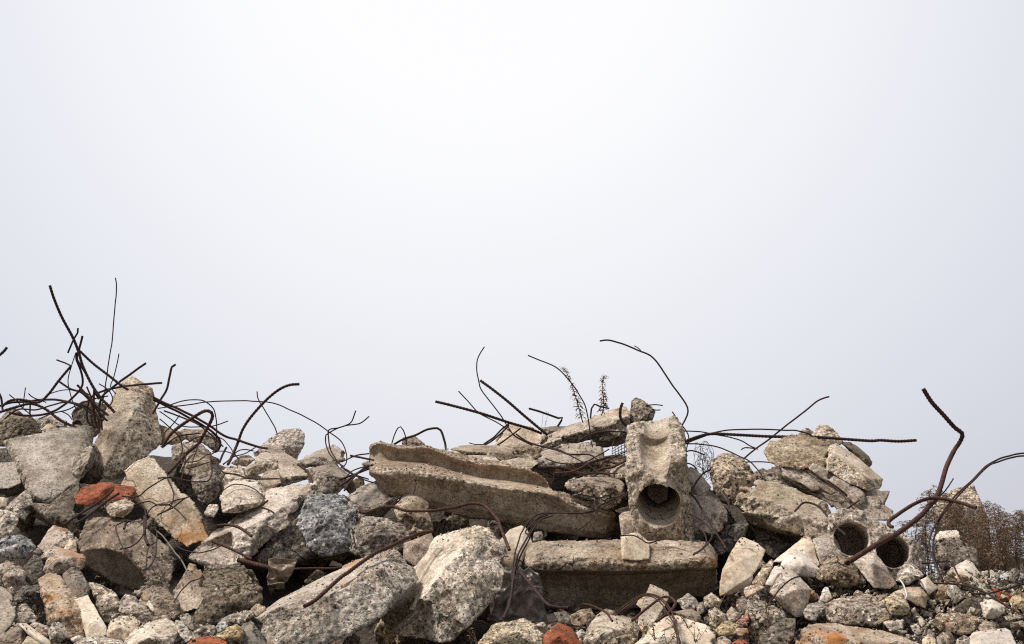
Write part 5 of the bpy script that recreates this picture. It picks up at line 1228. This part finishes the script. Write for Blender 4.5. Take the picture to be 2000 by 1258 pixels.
def weed(spec, D, label, seed, n=64):
    rn = random.Random(seed); P = [pt(x, y, D) for x, y, _, _ in parse(spec)[0]]; path = catmull(P, 0.008); base = P[-1]
    r = bpy.data.objects.new('dry_weed', None); COL.objects.link(r); r.location = base; tag(r, label, 'dry weed')
    V, F = tube_data(path, 0.0012, 6, r1=0.0024); o = to_obj('stem', V, F, M['stem'], r, base)
    V = []; F = []
    for i in range(n):
        t = 0.10 + 0.86 * i / n; p = path[int(t * (len(path) - 1))]; a = i * 2.4 + rn.uniform(-.3, .3)
        d = Vector((math.cos(a), math.sin(a) * 0.8, rn.uniform(0.15, 0.6))); L = (0.009 + 0.015 * min(1, t * 1.6)) * rn.uniform(0.8, 1.3)
        blade(V, F, p, d, L * 1.1, L * 0.30, rn.uniform(0.5, 1.1), Vector((-math.sin(a), math.cos(a), rn.uniform(-.5, .5))))
    to_obj('leaves', V, F, M['weed'], r, base)
    V = []; F = []
    for i in range(90):
        t = rn.random() ** 1.5 * 0.16; p = path[int(t * (len(path) - 1))] + Vector((rn.gauss(0, .006), rn.gauss(0, .006), rn.gauss(0, .004)))
        a = rn.uniform(0, 6.28); blade(V, F, p, Vector((math.cos(a), math.sin(a), rn.uniform(-.4, .8))), rn.uniform(.004, .009), .003, .5, Vector((-math.sin(a), math.cos(a), .3)))
    for q in range(3):
        a0 = path[int((0.02 + 0.04 * q) * len(path))]; dr = Vector((0.9 if q != 2 else -0.8, rn.uniform(-.4, .4), .35))
        for i in range(12): blade(V, F, a0 + dr * (0.0016 * i) + Vector((0, 0, -0.00006 * i * i)), Vector((rn.gauss(0, 1), rn.gauss(0, 1), .6)), .006, .003, .5, Vector((rn.gauss(0, 1), 1, 0)))
    to_obj('flower_head', V, F, M['weed'], r, base)
weed('G 478,385 510,410 525,450 560,530 600,650 630,750 655,850 672,900', 5.72, 'withered leafy weed leaning left on top of the heap, behind a thin wire', 3, 84)
weed('G 872,462 858,500 856,560 862,640 868,720 860,780 845,830', 5.78, 'withered leafy weed standing upright behind the smooth dotted slab', 4, 80)
V = []; F = []
for x0, y0, x1, y1 in ((278, 935, 292, 825), (292, 825, 284, 800), (310, 935, 335, 820), (335, 820, 318, 785), (335, 820, 345, 795), (312, 920, 316, 880)):
    p0, p1 = pt(1000 + x0 / 4.8375, 640 + y0 / 4.8375, 5.85), pt(1000 + x1 / 4.8375, 640 + y1 / 4.8375, 5.85)
    v, f = tube_data([p0, (p0 + p1) / 2 + Vector((.002, 0, 0)), p1], 0.0008, 5); b = len(V); V += v; F += [tuple(q + b for q in x) for x in f]
o = to_obj('dry_stalks', V, F, M['pale'], None, V[0].copy()); tag(o, 'two hair-thin pale stalks beside the bent-back bar on top', 'dry stalk')

def plume(V, F, base, tip, rn, SV, SF, side=1):
    """arched dry goldenrod plume with many fine drooping sprays"""
    mid = (base + tip) / 2 + Vector((-side * 0.02, 0, 0.02)); path = catmull([base, mid, tip, tip + Vector((side * 0.035, 0, -0.012))], 0.012)
    v, f = tube_data(path, 0.0022, 5, r1=0.0006); b = len(SV); SV += v; SF += [tuple(q + b for q in x) for x in f]
    n = len(path)
    for i in range(int(n * 0.35), n):
        for _ in range(2):
            a = rn.uniform(0, 6.28); L = 0.05 * (1 - 0.55 * (i - n * .35) / (n * .65)) * rn.uniform(0.6, 1.3)
            d = Vector((math.cos(a), math.sin(a) * .8, rn.uniform(0.3, 0.9))).normalized(); p = Vector(path[i]); sp = [p.copy()]
            for k in range(5): p = p + d * (L / 5); d = (d + Vector((0, 0, -0.33))).normalized(); sp.append(p.copy())
            v, f = tube_data(sp, 0.0006, 3); b = len(V); V += v; F += [tuple(q + b for q in x) for x in f]
            for k in range(1, 6):
                for _ in range(2): blade(V, F, sp[k], Vector((rn.gauss(0, 1), rn.gauss(0, 1), rn.uniform(-.6, .8))), rn.uniform(.006, .013), .0024, .3, Vector((rn.gauss(0, 1), rn.gauss(0, 1), rn.gauss(0, 1))))
def shrub(x, ytop, D, ybase, n, seed, label, spread=16):
    rn = random.Random(seed); base = pt(x, ybase, D); r = bpy.data.objects.new('dry_shrub', None); COL.objects.link(r); r.location = base
    tag(r, label, 'dry shrub', 'dry brown shrubs at the right edge'); V = []; F = []; SV = []; SF = []
    for i in range(int(n * 1.25)):
        a = rn.uniform(-1, 1); tip = pt(x + a * spread * 1.3, ytop + rn.uniform(0, 34) + abs(a) * 10, D + rn.uniform(-.12, .12))
        plume(V, F, base + Vector((a * 0.02, rn.uniform(-.03, .03), 0)), tip, rn, SV, SF, 1 if rn.random() < .6 else -1)
    for _ in range(110):
        t = rn.random(); p = base + Vector((rn.uniform(-.05, .05), rn.uniform(-.04, .04), (pt(x, ytop, D) - base).z * t * 0.7))
        blade(V, F, p, Vector((rn.gauss(0, 1), rn.gauss(0, 1), .4)), rn.uniform(.02, .04), .004, .5, Vector((rn.gauss(0, 1), rn.gauss(0, 1), 0)))
    to_obj('stems', SV, SF, M['stem'], r, base); to_obj('foliage', V, F, M['shrub'], r, base)
SH = [(1778, 1012, 5.65, 1150, 3, 'leftmost sparse shrub arching behind the hooked brown bar', 16), (1805, 985, 5.75, 1150, 4, 'loose shrub left of the thickest bar', 12),
      (1826, 948, 5.80, 1150, 4, 'tall feathery shrub right behind the thickest bar', 12), (1852, 962, 5.85, 1150, 4, 'feathery shrub in front of the pale pointed rock', 12),
      (1872, 1000, 5.75, 1150, 4, 'shrub at the right foot of the pale pointed rock', 14), (1893, 1010, 6.3, 1160, 5, 'dense brown shrub just right of the pale pointed rock', 14),
      (1918, 992, 6.2, 1160, 6, 'dense brown shrub second from the pale pointed rock', 16), (1940, 980, 6.35, 1160, 6, 'tallest dense brown shrub of the right thicket', 15),
      (1958, 998, 6.1, 1160, 6, 'dense brown shrub third from the right edge', 15), (1978, 1000, 6.3, 1160, 6, 'dense brown shrub second from the right edge', 15),
      (2000, 985, 6.2, 1160, 6, 'dense brown shrub cut by the right edge', 16), (2030, 990, 6.4, 1160, 6, 'dense brown shrub just outside the right edge', 16),
      (1930, 1020, 6.6, 1160, 5, 'low brown shrub at the back of the right thicket', 20), (1972, 1022, 6.7, 1160, 5, 'low brown shrub at the back near the right edge', 20)]
for i, (x, yt, D, yb, n, lb_, sp) in enumerate(SH): shrub(x, yt, D, yb, n, 50 + i, lb_, sp)

def sprig(x, y, D, seed, label, h=0.05, mat='sprig'):
    rn = random.Random(seed); base = pt(x, y, D); V = []; F = []
    for k in range(4):
        tip = base + Vector((rn.uniform(-.7, .7) * h, rn.uniform(-.3, .1) * h, h * rn.uniform(.6, 1.1)))
        path = catmull([base, (base + tip) / 2 + Vector((rn.uniform(-.004, .004), 0, .003)), tip], .006)
        v, f = tube_data(path, .0009, 5, r1=.0005); b = len(V); V += v; F += [tuple(q + b for q in z) for z in f]
        for i in range(7):
            blade(V, F, path[min(len(path) - 1, 1 + int(rn.random() * len(path)))], Vector((rn.gauss(0, 1), rn.gauss(0, 1), rn.gauss(0, .7))), rn.uniform(.005, .011), .0035, .4, Vector((rn.gauss(0, 1), rn.gauss(0, 1), 1)))
    o = to_obj('dry_sprig', V, F, M[mat], None, base); tag(o, label, 'dry sprig', 'dry sprigs at the front of the heap')
SPR = [(760, 1262, 4.05, 'thin green-white stalk pair below the central block', 0.06), (935, 1262, 4.1, 'curled dry sprig left of the yellowish cream rock', 0.05), (1262, 1240, 4.0, 'dry sprig at the left of the large cream boulder', 0.04),
       (1280, 1252, 3.98, 'dry sprig low on the large cream boulder', 0.04), (1303, 1262, 3.96, 'dry sprig at the centre of the large cream boulder', 0.05), (1322, 1240, 3.97, 'dry sprig beside the arched wires', 0.05),
       (1345, 1228, 4.0, 'dry sprig with dark leaves on the cream boulder top', 0.035), (1358, 1256, 3.97, 'dry sprig right on the cream boulder', 0.045), (1392, 1215, 4.2, 'dry sprig standing between the cobbles right of the beam', 0.07),
       (1500, 1215, 4.15, 'yellow dry sprig on the crumbling mortar lump', 0.06), (1478, 1250, 4.05, 'dry straw sprig near the bottom of the dark brown lump', 0.05), (1652, 1215, 4.15, 'tiny straw sprig on the wide flat brown rock', 0.02)]
for i, (x, y, D, lb_, h) in enumerate(SPR): sprig(x, y, D, 200 + i, lb_, h)

# ------------------------------------------------------------------ tell identical neighbours apart by their order
from collections import defaultdict
dd = defaultdict(list)
for o in bpy.data.objects:
    if o.parent is None and o.get('label') and o.type in ('MESH', 'EMPTY'): dd[o['label']].append(o)
ORD = ('leftmost', 'second from left', 'third from left', 'fourth from left', 'fifth from left', 'sixth from left', 'seventh from left', 'eighth from left')
for lb_, os_ in dd.items():
    if len(os_) > 1:
        os_.sort(key=lambda o: o.location.x / o.location.y)
        for i, o in enumerate(os_):
            o['label'] = lb_ + ', ' + (('left one', 'right one')[i] if len(os_) == 2 else ORD[i] if i < len(os_) - 1 or i > 7 else 'rightmost')
